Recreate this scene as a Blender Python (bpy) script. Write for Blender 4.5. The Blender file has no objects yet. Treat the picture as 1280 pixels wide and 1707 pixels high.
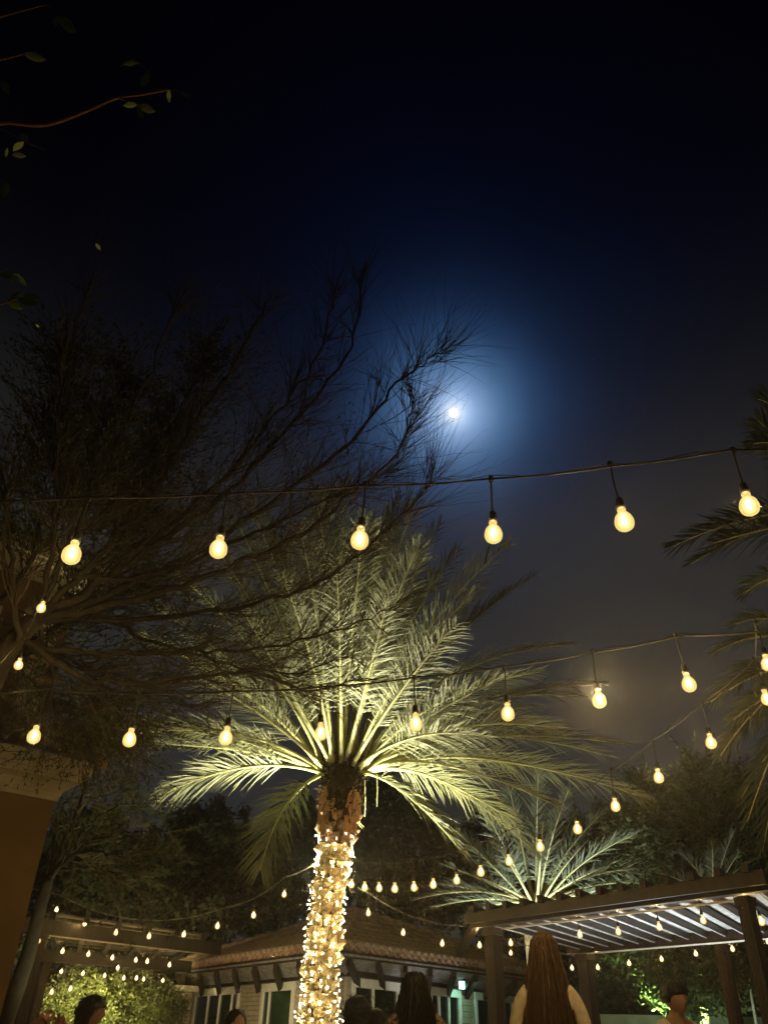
import bpy, math, random
import numpy as np
from mathutils import Vector, Matrix
random.seed(7); np.random.seed(7)
S = bpy.context.scene
COL = S.collection
PI = math.pi

# ------------------------------------------------------------------ camera
FPX = 1283.0; PITCH = math.radians(34.5); ROLL = math.radians(1.2)
CAM = Vector((0, 0, 1.25))
Fv = Vector((0, math.cos(PITCH), math.sin(PITCH)))
U0 = Vector((0, -math.sin(PITCH), math.cos(PITCH))); R0 = Vector((1, 0, 0))
Rv = R0*math.cos(ROLL) + U0*math.sin(ROLL)
Uv = U0*math.cos(ROLL) - R0*math.sin(ROLL)
cd = bpy.data.cameras.new('camera'); cam = bpy.data.objects.new('camera', cd); COL.objects.link(cam)
cam.matrix_world = Matrix(((Rv.x, Uv.x, -Fv.x, CAM.x), (Rv.y, Uv.y, -Fv.y, CAM.y), (Rv.z, Uv.z, -Fv.z, CAM.z), (0, 0, 0, 1)))
cd.sensor_fit = 'VERTICAL'; cd.sensor_height = 24.0; cd.lens = 24.0*FPX/1707.0
cd.clip_start = 0.05; cd.clip_end = 6000
S.camera = cam
def ray(x, y): return Fv + Rv*((x-640)/FPX) + Uv*((853.5-y)/FPX)
def at(x, y, D): return CAM + ray(x, y)*D
def rz(x, y, z):
    d = ray(x, y); return CAM + d*((z-CAM.z)/d.z)
def rplane(x, y, p, n):
    d = ray(x, y); return CAM + d*((p-CAM).dot(n)/d.dot(n))

# ------------------------------------------------------------------ exposure, sky, moonlight
S.view_settings.view_transform = 'Standard'; S.view_settings.look = 'None'
S.view_settings.exposure = 0.12; S.view_settings.gamma = 1.0; S.view_settings.use_curve_mapping = False
S.render.engine = 'CYCLES'
S.cycles.use_denoising = True
S.cycles.max_bounces = 5; S.cycles.diffuse_bounces = 2; S.cycles.glossy_bounces = 3
S.cycles.transparent_max_bounces = 8
S.cycles.sample_clamp_indirect = 2.0
S.cycles.sample_clamp_direct = 0.0
S.cycles.caustics_reflective = False; S.cycles.caustics_refractive = False

MOON = ray(756, 688).normalized()
W = bpy.data.worlds.new('World'); S.world = W; W.use_nodes = True
nt = W.node_tree; nt.nodes.clear()
def N(t, **k):
    n = nt.nodes.new(t)
    for a, b in k.items(): setattr(n, a, b)
    return n
tc = N('ShaderNodeTexCoord')
dot = N('ShaderNodeVectorMath', operation='DOT_PRODUCT'); dot.inputs[1].default_value = MOON
nt.links.new(tc.outputs['Generated'], dot.inputs[0])
ac = N('ShaderNodeMath', operation='ARCCOSINE'); nt.links.new(dot.outputs['Value'], ac.inputs[0])
sc = N('ShaderNodeMath', operation='MULTIPLY'); sc.inputs[1].default_value = 1/math.radians(32.5); nt.links.new(ac.outputs[0], sc.inputs[0])
def lin(c): return tuple(((v/255+0.055)/1.055)**2.4 if v > 10 else v/255/12.92 for v in c)+(1,)
halo = N('ShaderNodeValToRGB'); nt.links.new(sc.outputs[0], halo.inputs[0])
hr = halo.color_ramp; hr.interpolation = 'B_SPLINE'
els = [(0.0, (252, 254, 255)), (0.013, (222, 236, 255)), (0.028, (168, 196, 235)), (0.052, (126, 158, 202)), (0.09, (84, 116, 158)), (0.13, (56, 88, 126)), (0.18, (30, 55, 90)),
       (0.25, (12, 27, 54)), (0.34, (4, 12, 32)), (0.46, (1, 4, 19)), (0.62, (0, 1, 9)), (0.85, (0, 0, 3)), (1.0, (0, 0, 1))]
while len(hr.elements) < len(els): hr.elements.new(0.5)
for e, (p, c) in zip(hr.elements, els): e.position = p; e.color = lin(c)
sx = N('ShaderNodeSeparateXYZ'); nt.links.new(tc.outputs['Generated'], sx.inputs[0])
hz = N('ShaderNodeValToRGB'); nt.links.new(sx.outputs['Z'], hz.inputs[0])
r2 = hz.color_ramp; r2.interpolation = 'B_SPLINE'
els = [(0.0, (34, 36, 38)), (0.25, (36, 38, 41)), (0.42, (38, 38, 36)), (0.52, (36, 36, 34)), (0.60, (26, 26, 26)), (0.68, (9, 10, 12)), (0.78, (1, 1, 3)), (0.9, (1, 1, 2))]
while len(r2.elements) < len(els): r2.elements.new(0.5)
for e, (p, c) in zip(r2.elements, els): e.position = p; e.color = lin(c)
nz = N('ShaderNodeTexNoise'); nz.inputs['Scale'].default_value = 2.2; nz.inputs['Detail'].default_value = 4
nt.links.new(tc.outputs['Generated'], nz.inputs['Vector'])
mr = N('ShaderNodeMapRange'); mr.inputs['From Min'].default_value = .3; mr.inputs['From Max'].default_value = .7
mr.inputs['To Min'].default_value = .75; mr.inputs['To Max'].default_value = 1.2; nt.links.new(nz.outputs[0], mr.inputs['Value'])
mul = N('ShaderNodeMix', data_type='RGBA', blend_type='MULTIPLY'); mul.inputs['Factor'].default_value = 1
nt.links.new(hz.outputs[0], mul.inputs['A']); nt.links.new(mr.outputs[0], mul.inputs['B'])
add = N('ShaderNodeMix', data_type='RGBA', blend_type='ADD'); add.inputs['Factor'].default_value = 1
nz2 = N('ShaderNodeTexNoise'); nz2.inputs['Scale'].default_value = 7; nz2.inputs['Detail'].default_value = 5; nt.links.new(tc.outputs['Generated'], nz2.inputs['Vector'])
mr2 = N('ShaderNodeMapRange'); mr2.inputs['From Min'].default_value = .3; mr2.inputs['From Max'].default_value = .7; mr2.inputs['To Min'].default_value = .82; mr2.inputs['To Max'].default_value = 1.12; nt.links.new(nz2.outputs[0], mr2.inputs['Value'])
mul2 = N('ShaderNodeMix', data_type='RGBA', blend_type='MULTIPLY'); mul2.inputs['Factor'].default_value = 1
nt.links.new(halo.outputs[0], mul2.inputs['A']); nt.links.new(mr2.outputs[0], mul2.inputs['B'])
nt.links.new(mul2.outputs['Result'], add.inputs['A']); nt.links.new(mul.outputs['Result'], add.inputs['B'])
bg = N('ShaderNodeBackground'); bg.inputs['Strength'].default_value = 1.0
nt.links.new(add.outputs['Result'], bg.inputs['Color'])
wo = N('ShaderNodeOutputWorld'); nt.links.new(bg.outputs[0], wo.inputs['Surface'])

sl = bpy.data.lights.new('moonlight', 'SUN'); sl.energy = 0.012; sl.angle = math.radians(0.5); sl.color = (.75, .85, 1)
so = bpy.data.objects.new('moonlight', sl); COL.objects.link(so)
so.rotation_euler = (-MOON).to_track_quat('-Z', 'Y').to_euler()

BULB_CORE = 2600.0      # radiance of the filament coil
FAIRY = 210.0
HAZE = 0.0033
def lamp(name, typ, loc, power, color, target=None, **k):
    l = bpy.data.lights.new(name, typ); l.energy = power; l.color = color
    for a, b in k.items(): setattr(l, a, b)
    o = bpy.data.objects.new(name, l); COL.objects.link(o); o.location = loc
    if target is not None: o.rotation_euler = (Vector(target)-Vector(loc)).to_track_quat('-Z', 'Y').to_euler()
    return o

# ------------------------------------------------------------------ materials
MATS = {}
def mat(name, c1, c2=None, scale=8, rough=.8, bump=0.0, stretch=(1, 1, 1), emit=None, estr=0, detail=5, spec=.4, metal=0, bdist=.01, lo=.35, hi=.65):
    if name in MATS: return MATS[name]
    m = bpy.data.materials.new(name); m.use_nodes = True; t = m.node_tree; b = t.nodes['Principled BSDF']
    b.inputs['Roughness'].default_value = rough; b.inputs['Specular IOR Level'].default_value = spec; b.inputs['Metallic'].default_value = metal
    co = t.nodes.new('ShaderNodeTexCoord'); mp = t.nodes.new('ShaderNodeMapping'); mp.inputs['Scale'].default_value = stretch
    t.links.new(co.outputs['Object'], mp.inputs['Vector'])
    n = t.nodes.new('ShaderNodeTexNoise'); n.inputs['Scale'].default_value = scale; n.inputs['Detail'].default_value = detail
    t.links.new(mp.outputs[0], n.inputs['Vector'])
    if c2 is None: c2 = tuple(v*.6 for v in c1)
    rp = t.nodes.new('ShaderNodeValToRGB'); rp.color_ramp.elements[0].position = lo; rp.color_ramp.elements[1].position = hi
    rp.color_ramp.elements[0].color = (*c2, 1); rp.color_ramp.elements[1].color = (*c1, 1)
    t.links.new(n.outputs[0], rp.inputs[0]); t.links.new(rp.outputs[0], b.inputs['Base Color'])
    if bump:
        bp = t.nodes.new('ShaderNodeBump'); bp.inputs['Strength'].default_value = bump; bp.inputs['Distance'].default_value = bdist
        t.links.new(n.outputs[0], bp.inputs['Height']); t.links.new(bp.outputs[0], b.inputs['Normal'])
    if emit: b.inputs['Emission Color'].default_value = (*emit, 1); b.inputs['Emission Strength'].default_value = estr
    MATS[name] = m; return m
def emis(name, col, st, sampling='AUTO'):
    m = bpy.data.materials.new(name); m.use_nodes = True; t = m.node_tree; t.nodes.clear()
    e = t.nodes.new('ShaderNodeEmission'); e.inputs[0].default_value = (*col, 1); e.inputs[1].default_value = st
    o = t.nodes.new('ShaderNodeOutputMaterial'); t.links.new(e.outputs[0], o.inputs[0])
    m.cycles.emission_sampling = sampling; return m
def glow_glass(name, col, st, a):
    # thin amber glass lit through by its own filament: part see-through, part glowing
    m = bpy.data.materials.new(name); m.use_nodes = True; t = m.node_tree; t.nodes.clear()
    e = t.nodes.new('ShaderNodeEmission'); e.inputs[0].default_value = (*col, 1); e.inputs[1].default_value = st
    tr = t.nodes.new('ShaderNodeBsdfTransparent'); tr.inputs[0].default_value = (1, .95, .85, 1)
    mx = t.nodes.new('ShaderNodeMixShader'); mx.inputs[0].default_value = a
    o = t.nodes.new('ShaderNodeOutputMaterial')
    t.links.new(tr.outputs[0], mx.inputs[1]); t.links.new(e.outputs[0], mx.inputs[2]); t.links.new(mx.outputs[0], o.inputs[0])
    m.cycles.emission_sampling = 'NONE'; return m

M_bark = mat('bark', (.034, .027, .017), (.012, .010, .007), 14, .9, .6, (1, 1, .3))
M_twig = mat('twig_bark', (.045, .036, .024), (.02, .016, .012), 20, .85)
M_palebark = mat('pale_bark', (.42, .40, .34), (.22, .21, .17), 18, .8, .3, (1, 1, .3))
M_needle = mat('needle_green', (.060, .075, .022), (.02, .028, .01), 5, .8)
M_leafdark = mat('leaf_dark', (.040, .052, .020), (.014, .020, .008), 1.5, .7)
M_leafmid = mat('leaf_mid', (.085, .12, .045), (.03, .045, .017), 2.0, .65)
M_leafshrub = mat('leaf_shrub', (.105, .12, .030), (.035, .045, .012), 3, .6)
M_broadleaf = mat('broad_leaf', (.17, .24, .06), (.10, .15, .04), 30, .55)
M_rachis = mat('rachis', (.56, .56, .30), (.44, .43, .22), 6, .6)
M_leaflet = mat('palm_leaflet', (.25, .26, .16), (.13, .14, .085), 4, .5)
M_leaflet2 = mat('palm_leaflet_green', (.15, .185, .125), (.07, .09, .06), 4, .5)
M_boot = mat('palm_boot', (.64, .52, .31), (.20, .12, .055), 22, .9, .8, (1, 1, .4))
M_fibre = mat('palm_fibre', (.62, .33, .18), (.34, .16, .08), 40, .95, .6, (1, 1, .15))
M_fibredark = mat('palm_fibre_dark', (.06, .035, .02), (.018, .012, .008), 30, .95, .9)
M_ochre = mat('ochre_render', (.20, .125, .050), (.10, .060, .026), 1.6, .9, .9, bdist=.012, detail=12, lo=.25, hi=.6)
M_cream = mat('cream_stone', (.58, .52, .39), (.36, .31, .22), 3, .8, .5, bdist=.005, detail=10)
M_terra = mat('terracotta', (.34, .19, .11), (.17, .10, .065), 5, .85, .5)
M_terra2 = mat('terracotta_aged', (.42, .29, .18), (.20, .14, .09), 4, .9, .5)
M_wood = mat('dark_wood', (.028, .014, .009), (.012, .007, .005), 14, .55, .5, (1, 1, .12))
M_wood2 = mat('red_brown_wood', (.026, .011, .006), (.009, .005, .003), 10, .5, .4, (1, 1, .1))
M_plank = mat('grey_plank', (.55, .56, .54), (.34, .35, .34), 7, .7, .4, (1, .15, 1))
M_plankdark = mat('old_plank', (.23, .21, .19), (.10, .09, .08), 9, .7, .5)
M_stone = mat('stone', (.56, .47, .33), (.30, .24, .16), 9, .9, .8)
M_wall = mat('mortar', (.30, .25, .18), (.20, .17, .12), 12, .95, .5)
M_frame = mat('white_frame', (.80, .77, .65), (.70, .67, .56), 10, .5)
M_glass = mat('night_glass', (.010, .014, .010), (.006, .009, .007), 2, .04, spec=.6)
M_glassg = mat('green_glass', (.028, .055, .026), (.010, .022, .012), 1.2, .06, spec=.6)
M_black = mat('black_rubber', (.012, .012, .012), None, 30, .5)
M_cable = mat('cable_rubber', (.020, .018, .016), None, 30, .45)
M_whitecable = mat('pale_cable', (.22, .20, .17), None, 30, .5)
M_paving = mat('paving_stone', (.30, .27, .22), (.20, .18, .15), 1.5, .8, .3)
M_soil = mat('ground_soil', (.12, .10, .06), (.05, .045, .03), 1.2, .95, .5)
M_gwall = mat('garden_wall_paint', (.50, .55, .46), (.36, .40, .33), 3, .9, .3)
M_metal = mat('lamp_metal', (.03, .03, .03), None, 10, .4, metal=.8)
M_skin = mat('skin', (.42, .23, .14), (.36, .19, .115), 12, .55)
M_skin2 = mat('skin_tan', (.32, .19, .12), (.26, .15, .09), 12, .55)
M_hairaub = mat('auburn_hair', (.17, .095, .042), (.07, .036, .017), 60, .6, .3, (1, 1, .04), spec=.6)
M_hairblk = mat('black_hair', (.008, .006, .005), (.004, .003, .003), 60, .5, .5, (1, 1, .05))
M_cloth_cream = mat('cream_cloth', (.62, .52, .36), (.48, .40, .27), 26, .9, .3)
M_cloth_white = mat('white_cloth', (.62, .58, .50), (.5, .46, .38), 20, .9, .2)
M_cloth_lace = mat('lace_cloth', (.32, .20, .12), (.05, .035, .025), 45, .9, .4, lo=.45, hi=.55)
M_cloth_dark = mat('dark_cloth', (.05, .028, .025), None, 18, .9)
M_pink = mat('pink_petal', (.50, .16, .14), (.32, .09, .09), 8, .7)
M_bulbglass = glow_glass('lit_bulb_glass', (1.0, .70, .22), 1.45, .40)
M_core = emis('filament_glow', (1.0, .74, .36), BULB_CORE)
M_neck = emis('lit_neck', (1.0, .70, .28), 1.1, 'NONE')
M_fairy = emis('fairy_bulb_glow', (1.0, .85, .42), FAIRY)
M_moon = emis('moon_glow', (.86, .94, 1.0), 3.0, 'NONE')

# ------------------------------------------------------------------ mesh helpers
class MB:
    def __init__(s): s.v = []; s.f = []; s.m = []
    def add(s, vs, fs, mi=0):
        b = len(s.v); s.v.extend(vs)
        for f in fs: s.f.append(tuple(i+b for i in f)); s.m.append(mi)
    def box(s, c, d, rz_=0, mi=0):
        x, y, z = (k/2 for k in d); cs, sn = math.cos(rz_), math.sin(rz_)
        vs = [(c[0]+a*cs-b*sn, c[1]+a*sn+b*cs, c[2]+e) for a, b, e in
              [(-x,-y,-z),(x,-y,-z),(x,y,-z),(-x,y,-z),(-x,-y,z),(x,-y,z),(x,y,z),(-x,y,z)]]
        s.add(vs, [(0,3,2,1),(4,5,6,7),(0,1,5,4),(1,2,6,5),(2,3,7,6),(3,0,4,7)], mi)
    def beam(s, p, q, w, h, mi=0, up=Vector((0, 0, 1))):
        p = Vector(p); q = Vector(q); t = (q-p).normalized(); a = t.cross(up).normalized(); b = a.cross(t).normalized()
        vs = []
        for o in (p, q):
            for i, j in ((-1,-1),(1,-1),(1,1),(-1,1)): vs.append(tuple(o+a*(i*w/2)+b*(j*h/2)))
        s.add(vs, [(0,1,2,3),(7,6,5,4),(0,4,5,1),(1,5,6,2),(2,6,7,3),(3,7,4,0)], mi)
    def tube(s, pts, rad, n=5, mi=0, caps=True):
        pts = [Vector(p) for p in pts]; k = len(pts); 
        if not hasattr(rad, '__len__'): rad = [rad]*k
        b = len(s.v); ref = None
        for i, p in enumerate(pts):
            t = (pts[min(i+1, k-1)]-pts[max(i-1, 0)])
            if t.length < 1e-9: t = Vector((0, 0, 1))
            t.normalize()
            if ref is None: ref = t.orthogonal().normalized()
            ref = (ref-t*ref.dot(t))
            if ref.length < 1e-6: ref = t.orthogonal()
            ref.normalize(); o = t.cross(ref)
            for j in range(n):
                a = 2*PI*j/n; s.v.append(tuple(p+(ref*math.cos(a)+o*math.sin(a))*rad[i]))
        for i in range(k-1):
            for j in range(n):
                j2 = (j+1) % n
                s.f.append((b+i*n+j, b+i*n+j2, b+(i+1)*n+j2, b+(i+1)*n+j)); s.m.append(mi)
        if caps and n > 2:
            s.f.append(tuple(b+j for j in reversed(range(n)))); s.m.append(mi)
            s.f.append(tuple(b+(k-1)*n+j for j in range(n))); s.m.append(mi)
    def lathe(s, prof, n=12, mi=0, c=(0, 0, 0)):
        b = len(s.v)
        for r, z in prof:
            for j in range(n):
                a = 2*PI*j/n; s.v.append((c[0]+r*math.cos(a), c[1]+r*math.sin(a), c[2]+z))
        for i in range(len(prof)-1):
            for j in range(n):
                j2 = (j+1) % n
                s.f.append((b+i*n+j, b+i*n+j2, b+(i+1)*n+j2, b+(i+1)*n+j)); s.m.append(mi)
    def mesh(s, name, mats, smooth=False):
        me = bpy.data.meshes.new(name); me.from_pydata([tuple(v) for v in s.v], [], s.f)
        for m in (mats if isinstance(mats, (list, tuple)) else [mats]): me.materials.append(m)
        if len(me.materials) > 1: me.polygons.foreach_set('material_index', s.m)
        if smooth: me.polygons.foreach_set('use_smooth', [True]*len(me.polygons))
        me.update(); return me
    def build(s, name, mats, parent=None, smooth=False, loc=None, kind=None, label=None):
        return put(name, s.mesh(name, mats, smooth), parent, loc, kind, label)
def put(name, me, parent=None, loc=None, kind=None, label=None):
    o = bpy.data.objects.new(name, me); COL.objects.link(o)
    if loc is not None: o.location = loc
    if parent is not None: o.parent = parent
    if kind: o['kind'] = kind
    if label: o['label'] = label
    return o
def thing(name, label, cat, loc=(0, 0, 0), rot=0, group=None):
    o = bpy.data.objects.new(name, None); COL.objects.link(o); o.location = loc; o.rotation_euler = (0, 0, rot)
    o.empty_display_size = .1
    o['label'] = label; o['category'] = cat
    if group: o['group'] = group
    return o
def wparts(root, mb): 
    """move the builder's world vertices into the thing's own frame"""
    m = (Matrix.Translation(root.location) @ Matrix.Rotation(root.rotation_euler.z, 4, 'Z')).inverted()
    mb.v = [tuple(m @ Vector(v)) for v in mb.v]; return mb
def V(*a): return Vector(a)
def rv(s=1): return Vector((random.gauss(0, s), random.gauss(0, s), random.gauss(0, s)))

# ------------------------------------------------------------------ ground
g = MB(); g.add([(-300,-300,0),(300,-300,0),(300,300,0),(-300,300,0)], [(0,1,2,3)])
g.build('ground', M_soil, kind='structure')
g = MB(); g.box((0, 9, .02), (26, 34, .04)); g.build('terrace_paving', M_paving, kind='structure')

# ------------------------------------------------------------------ moon
mb = MB(); MD = 1500.0; rad = MD*7.6/FPX/1.02
seg = [(rad*math.sin(PI*i/16), -rad*math.cos(PI*i/16)) for i in range(17)]
mb.lathe(seg, 32); moon = mb.build('moon', M_moon, smooth=True, loc=CAM+MOON*MD)
moon['label'] = 'bright white full moon glowing in the dark blue sky'; moon['category'] = 'moon'
star = MB(); r_ = MD*.9/FPX; star.lathe([(r_*math.sin(PI*i/6), -r_*math.cos(PI*i/6)) for i in range(7)], 8)
st = star.build('star', emis('star_glow', (.8, .85, 1), .09, 'NONE'), loc=CAM+ray(989, 598).normalized()*MD)
st['label'] = 'faint tiny star to the right above the moon'; st['category'] = 'star'

# ------------------------------------------------------------------ left house (near, ochre)
zc0 = 3.0
c_near = rz(95, 1331, zc0); c_far = rz(0, 1313, zc0)
wd = (c_far-c_near); wd.z = 0; wd.normalize(); wn = V(-wd.y, wd.x, 0)
if wn.dot(CAM-c_near) < 0: wn = -wn
corner = V(c_near.x, c_near.y, 0)-wn*.04
house = thing('ochre_house', 'two storey ochre rendered house with cream cornices at left edge', 'house', corner, 0)
def addp(name, mb, m, **k): return wparts(house, mb).build(name, m, house, **k)
A = corner+wd*7; B = corner.copy(); Cc = corner-wn*6; Dd = A-wn*6
def prism(mb, pts, z0, z1):
    n = len(pts); vs = [(p.x, p.y, z0) for p in pts]+[(p.x, p.y, z1) for p in pts]
    mb.add(vs, [tuple(range(n)), tuple(reversed(range(n, 2*n)))]+[(i, n+i, n+(i+1) % n, (i+1) % n) for i in range(n)])
w = MB(); prism(w, [A, B, Cc, Dd], 0, 3.25); addp('wall', w, M_ochre)
# cornice: profile swept along the front, round the corner and down the side
prof = [(o*.68, h*.8) for o, h in [(0, 0), (.035, 0), (.035, .05), (.05, .05), (.055, .08), (.075, .125), (.115, .165), (.17, .19), (.225, .2), (.225, .235), (.245, .235), (.245, .26), (.30, .26), (.305, .42), (.0, .42)]]
def cornice(path_a, corner_, path_c, z, pr, nrm1, nrm2):
    mb = MB(); k = len(pr); vs = []
    for P, off in ((path_a, nrm1), (corner_, nrm1+nrm2), (path_c, nrm2)):
        for o, h in pr: vs.append(tuple(V(P.x, P.y, z+h)+off*o))
    fs = []
    for s_ in range(2):
        for i in range(k-1): fs.append((s_*k+i, s_*k+i+1, (s_+1)*k+i+1, (s_+1)*k+i))
    fs += [tuple(range(k)), tuple(reversed(range(2*k, 3*k)))]
    mb.add(vs, fs); return mb
sn = -wd
addp('cornice', cornice(A+wn*.002, B, Cc+sn*.002, 2.98, prof, wn, sn), M_cream)
# tiles on the cornice, sloping back to the upper storey
def tile_mesh(r, L, up=True, seg=6, th=.012, name='tile', m=None):
    mb = MB(); s_ = 1 if up else -1
    for (y, rr) in ((0, r), (L, r*.84)):
        for k in range(seg+1):
            a = PI*k/seg; mb.v.append((rr*math.cos(a), y, s_*rr*math.sin(a)))
        for k in range(seg+1):
            a = PI*k/seg; mb.v.append(((rr-th)*math.cos(a), y, s_*(rr-th)*math.sin(a)))
    q = seg+1
    for k in range(seg):
        mb.f += [(k, k+1, 2*q+k+1, 2*q+k), (q+k, 3*q+k, 3*q+k+1, q+k+1), (k, q+k, q+k+1, k+1)]; mb.m += [0]*3
    return mb
MT_cover = tile_mesh(.10, .40).mesh('tile', M_terra2, True)
def orient(xa, ya, za, loc):
    return Matrix(((xa.x, ya.x, za.x, loc.x), (xa.y, ya.y, za.y, loc.y), (xa.z, ya.z, za.z, loc.z), (0, 0, 0, 1)))
slope = (-wn*math.cos(.42)+V(0, 0, 1)*math.sin(.42)).normalized(); snrm = wd.cross(slope); snrm = snrm if snrm.z > 0 else -snrm
ax = slope.cross(snrm)
base0 = corner+V(0, 0, 3.335)+wn*.25
rf = MB(); Q0 = base0-wd*.24-V(0, 0, .02); rf.add([tuple(Q0), tuple(Q0+wd*7), tuple(Q0+wd*7+slope*1.6), tuple(Q0+slope*1.6)], [(0, 1, 2, 3)])
rfo = addp('roof', rf, M_terra)
inv = house.matrix_world.inverted()
for row in range(4):
    for i in range(15):
        loc = base0+wd*(-.16+i*.235)+slope*(row*.34)+snrm*(.015+.012*row) + wd*random.uniform(-.008, .008)
        t = put('tile', MT_cover, rfo); t.matrix_world = Matrix.Identity(4)
        t.matrix_basis = Matrix.Translation(-corner) @ orient(ax, slope, snrm, loc)
# sloping verge edge of the low roof
vg = MB(); vg.tube([base0-wd*.26+V(0, 0, -.01), base0-wd*.26+slope*1.5], .055, 8); addp('verge_tile', vg, M_terra)
# upper storey
uc = at(128, 1000, 8.9); ucorner = V(uc.x, uc.y, 0)
uA = ucorner+wd*7; uC = ucorner-wn*5; uD = uA-wn*5
w = MB(); prism(w, [uA, ucorner, uC, uD], 3.3, 5.75); addp('upper_wall', w, M_ochre)
prof2 = [(0, 0), (.04, 0), (.04, .05), (.10, .09), (.17, .12), (.24, .13), (.24, .17), (.29, .17), (.29, .30), (0, .30)]
zz = 5.45
addp('upper_cornice', cornice(uA+wn*.002, ucorner, uC+sn*.002, zz, prof2, wn, sn), M_cream)
up = MB(); up.add([tuple(ucorner+V(0,0,zz+.31)+wn*.3-wd*.3), tuple(uA+V(0,0,zz+.31)+wn*.3), tuple(uA+V(0,0,zz+1.2)-wn*2.4), tuple(ucorner+V(0,0,zz+1.2)-wn*2.4+wd*2)], [(0,1,2,3)])
upo = addp('upper_roof', up, M_terra)
for i in range(10):
    loc = ucorner+V(0, 0, zz+.33)+wn*.3+wd*(-.2+i*.235)
    t = put('tile', MT_cover, upo); t.matrix_basis = Matrix.Translation(-corner) @ orient(ax, slope, snrm, loc)
# upper window with deep cream surround
wu = MB(); c0 = ucorner+wd*.85+wn*.03
for (a, b, z, h) in ((0, 1.1, 4.95, .12), (0, 1.1, 3.7, .10)): wu.beam(c0+V(0,0,z)+wd*(a-.1), c0+V(0,0,z)+wd*(b+.1), .10, h)
for a in (0, 1.1): wu.beam(c0+wd*a+V(0,0,3.75), c0+wd*a+V(0,0,4.89), .09, .10, up=wn)
wo_ = addp('window', wu, M_cream)
pn = MB(); pn.beam(c0-wn*.02+V(0,0,3.8)+wd*.55, c0-wn*.02+V(0,0,4.85)+wd*.55, .98, .02, up=wn); wparts(house, pn).build('pane', M_glass, wo_)
corbel = MB(); corbel.beam(ucorner+wd*.25+wn*.07+V(0,0,3.5), ucorner+wd*.25+wn*.07+V(0,0,5.5), .22, .12, up=wn); addp('pilaster', corbel, M_cream)

# ------------------------------------------------------------------ far house (stone, tiled pyramid roof)
ZE = 2.75
E1 = rz(293, 1614, ZE); E2 = rz(560, 1577, ZE); E3 = rz(905, 1626, ZE); E4 = E1+E3-E2
mid = (E1+E3)/2
dctr = ray(592, 1525); APEX = CAM+dctr*((mid.y-CAM.y)/dctr.y)
hs = thing('stone_house', 'low stone house with tiled roof and white framed windows behind the wrapped palm', 'house', V(E2.x, E2.y, 0))
def hb(name, mb, m, parent=None, **k): return wparts(hs, mb).build(name, m, parent or hs, **k)
roof = MB()
roof.add([tuple(p) for p in (E1, E2, E3, E4, APEX)], [(0, 1, 4), (1, 2, 4), (2, 3, 4), (3, 0, 4)])
roof.add([tuple(p-V(0,0,.05)) for p in (E1, E2, E3, E4)], [(3, 2, 1, 0)])
ro = hb('roof', roof, M_terra)
MT2 = tile_mesh(.088, .40, th=.018).mesh('tile', M_terra2, True)
PT2 = tile_mesh(.088, .40, up=False, th=.018)
tops = [tile_mesh(.088, .40, th=.018).v]; tf = tile_mesh(.088, .40, th=.018).f
cnt = 0; rest = MB(); pans = MB()
for (a, b) in ((E2, E1), (E2, E3)):
    e = (b-a).normalized(); L = (b-a).length
    n_ = e.cross(APEX-a).normalized()
    if n_.z < 0: n_ = -n_
    s_ = n_.cross(e).normalized()
    if s_.z < 0: s_ = -s_
    xa = s_.cross(n_)
    H = (APEX-a).dot(s_); xA = (APEX-a).dot(e)
    row = 0
    while row*.34 < H-.2:
        sdist = row*.34; x0 = xA*sdist/H+.12; x1 = L-(L-xA)*sdist/H-.12
        i = 0; x = math.ceil((x0)/.255)*.255
        while x < x1:
            loc = a+e*(x+random.uniform(-.008, .008))+s_*(sdist-.10+random.uniform(-.012, .012))+n_*(.055+random.uniform(0, .01))
            M = orient(xa, s_, n_, loc)
            if row < 4 and cnt < 270:
                t = put('tile', MT2, ro); t.matrix_basis = Matrix.Translation(-hs.location) @ M; cnt += 1
            else:
                rest.add([tuple(M @ Vector(v)) for v in tops[0]], tf)
            M2 = orient(xa, s_, n_, loc+e*.128-n_*.01+s_*.03)
            if row < 6: pans.add([tuple(M2 @ Vector(v)) for v in PT2.v], PT2.f)
            x += .255
        row += 1
hb('upper_tiles', rest, M_terra2, ro, smooth=True, kind='stuff')
hb('pan_tiles', pans, M_terra, ro, smooth=True, kind='stuff')
rd = MB()
for p in (E1, E2, E3):
    n = 16
    for k in range(n):
        a = p.lerp(APEX, k/n); b = p.lerp(APEX, (k+1.06)/n); rd.tube([a+V(0,0,.12), b+V(0,0,.10)], [.11, .09], 7)
hb('hip_tiles', rd, M_terra2, ro, kind='stuff')
# walls
W1 = rz(300, 1653, 2.3); W2l = rz(505, 1635, 2.3); W2r = rz(588, 1630, 2.3); W3 = rz(851, 1661, 2.3)
def isect(p, d, q, e_):
    den = d.x*e_.y-d.y*e_.x; t = ((q.x-p.x)*e_.y-(q.y-p.y)*e_.x)/den; return p+d*t
dl = (W1-W2l).normalized(); dr = (W3-W2r).normalized()
WC = isect(W2l, dl, W2r, dr); WC.z = 0
nl = V(dl.y, -dl.x, 0); nr = V(dr.y, -dr.x, 0)
if nl.dot(CAM-WC) < 0: nl = -nl
if nr.dot(CAM-WC) < 0: nr = -nr
LL = (V(W1.x, W1.y, 0)-WC).length; LR = (V(W3.x, W3.y, 0)-WC).length+.7
wl = MB(); prism(wl, [WC+dl*LL, WC, WC+dr*LR, WC+dr*LR-nr*.3, WC-nl*.3-nr*.3, WC+dl*LL-nl*.3], 0, 2.50); hb('wall', wl, M_wall)
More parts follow.
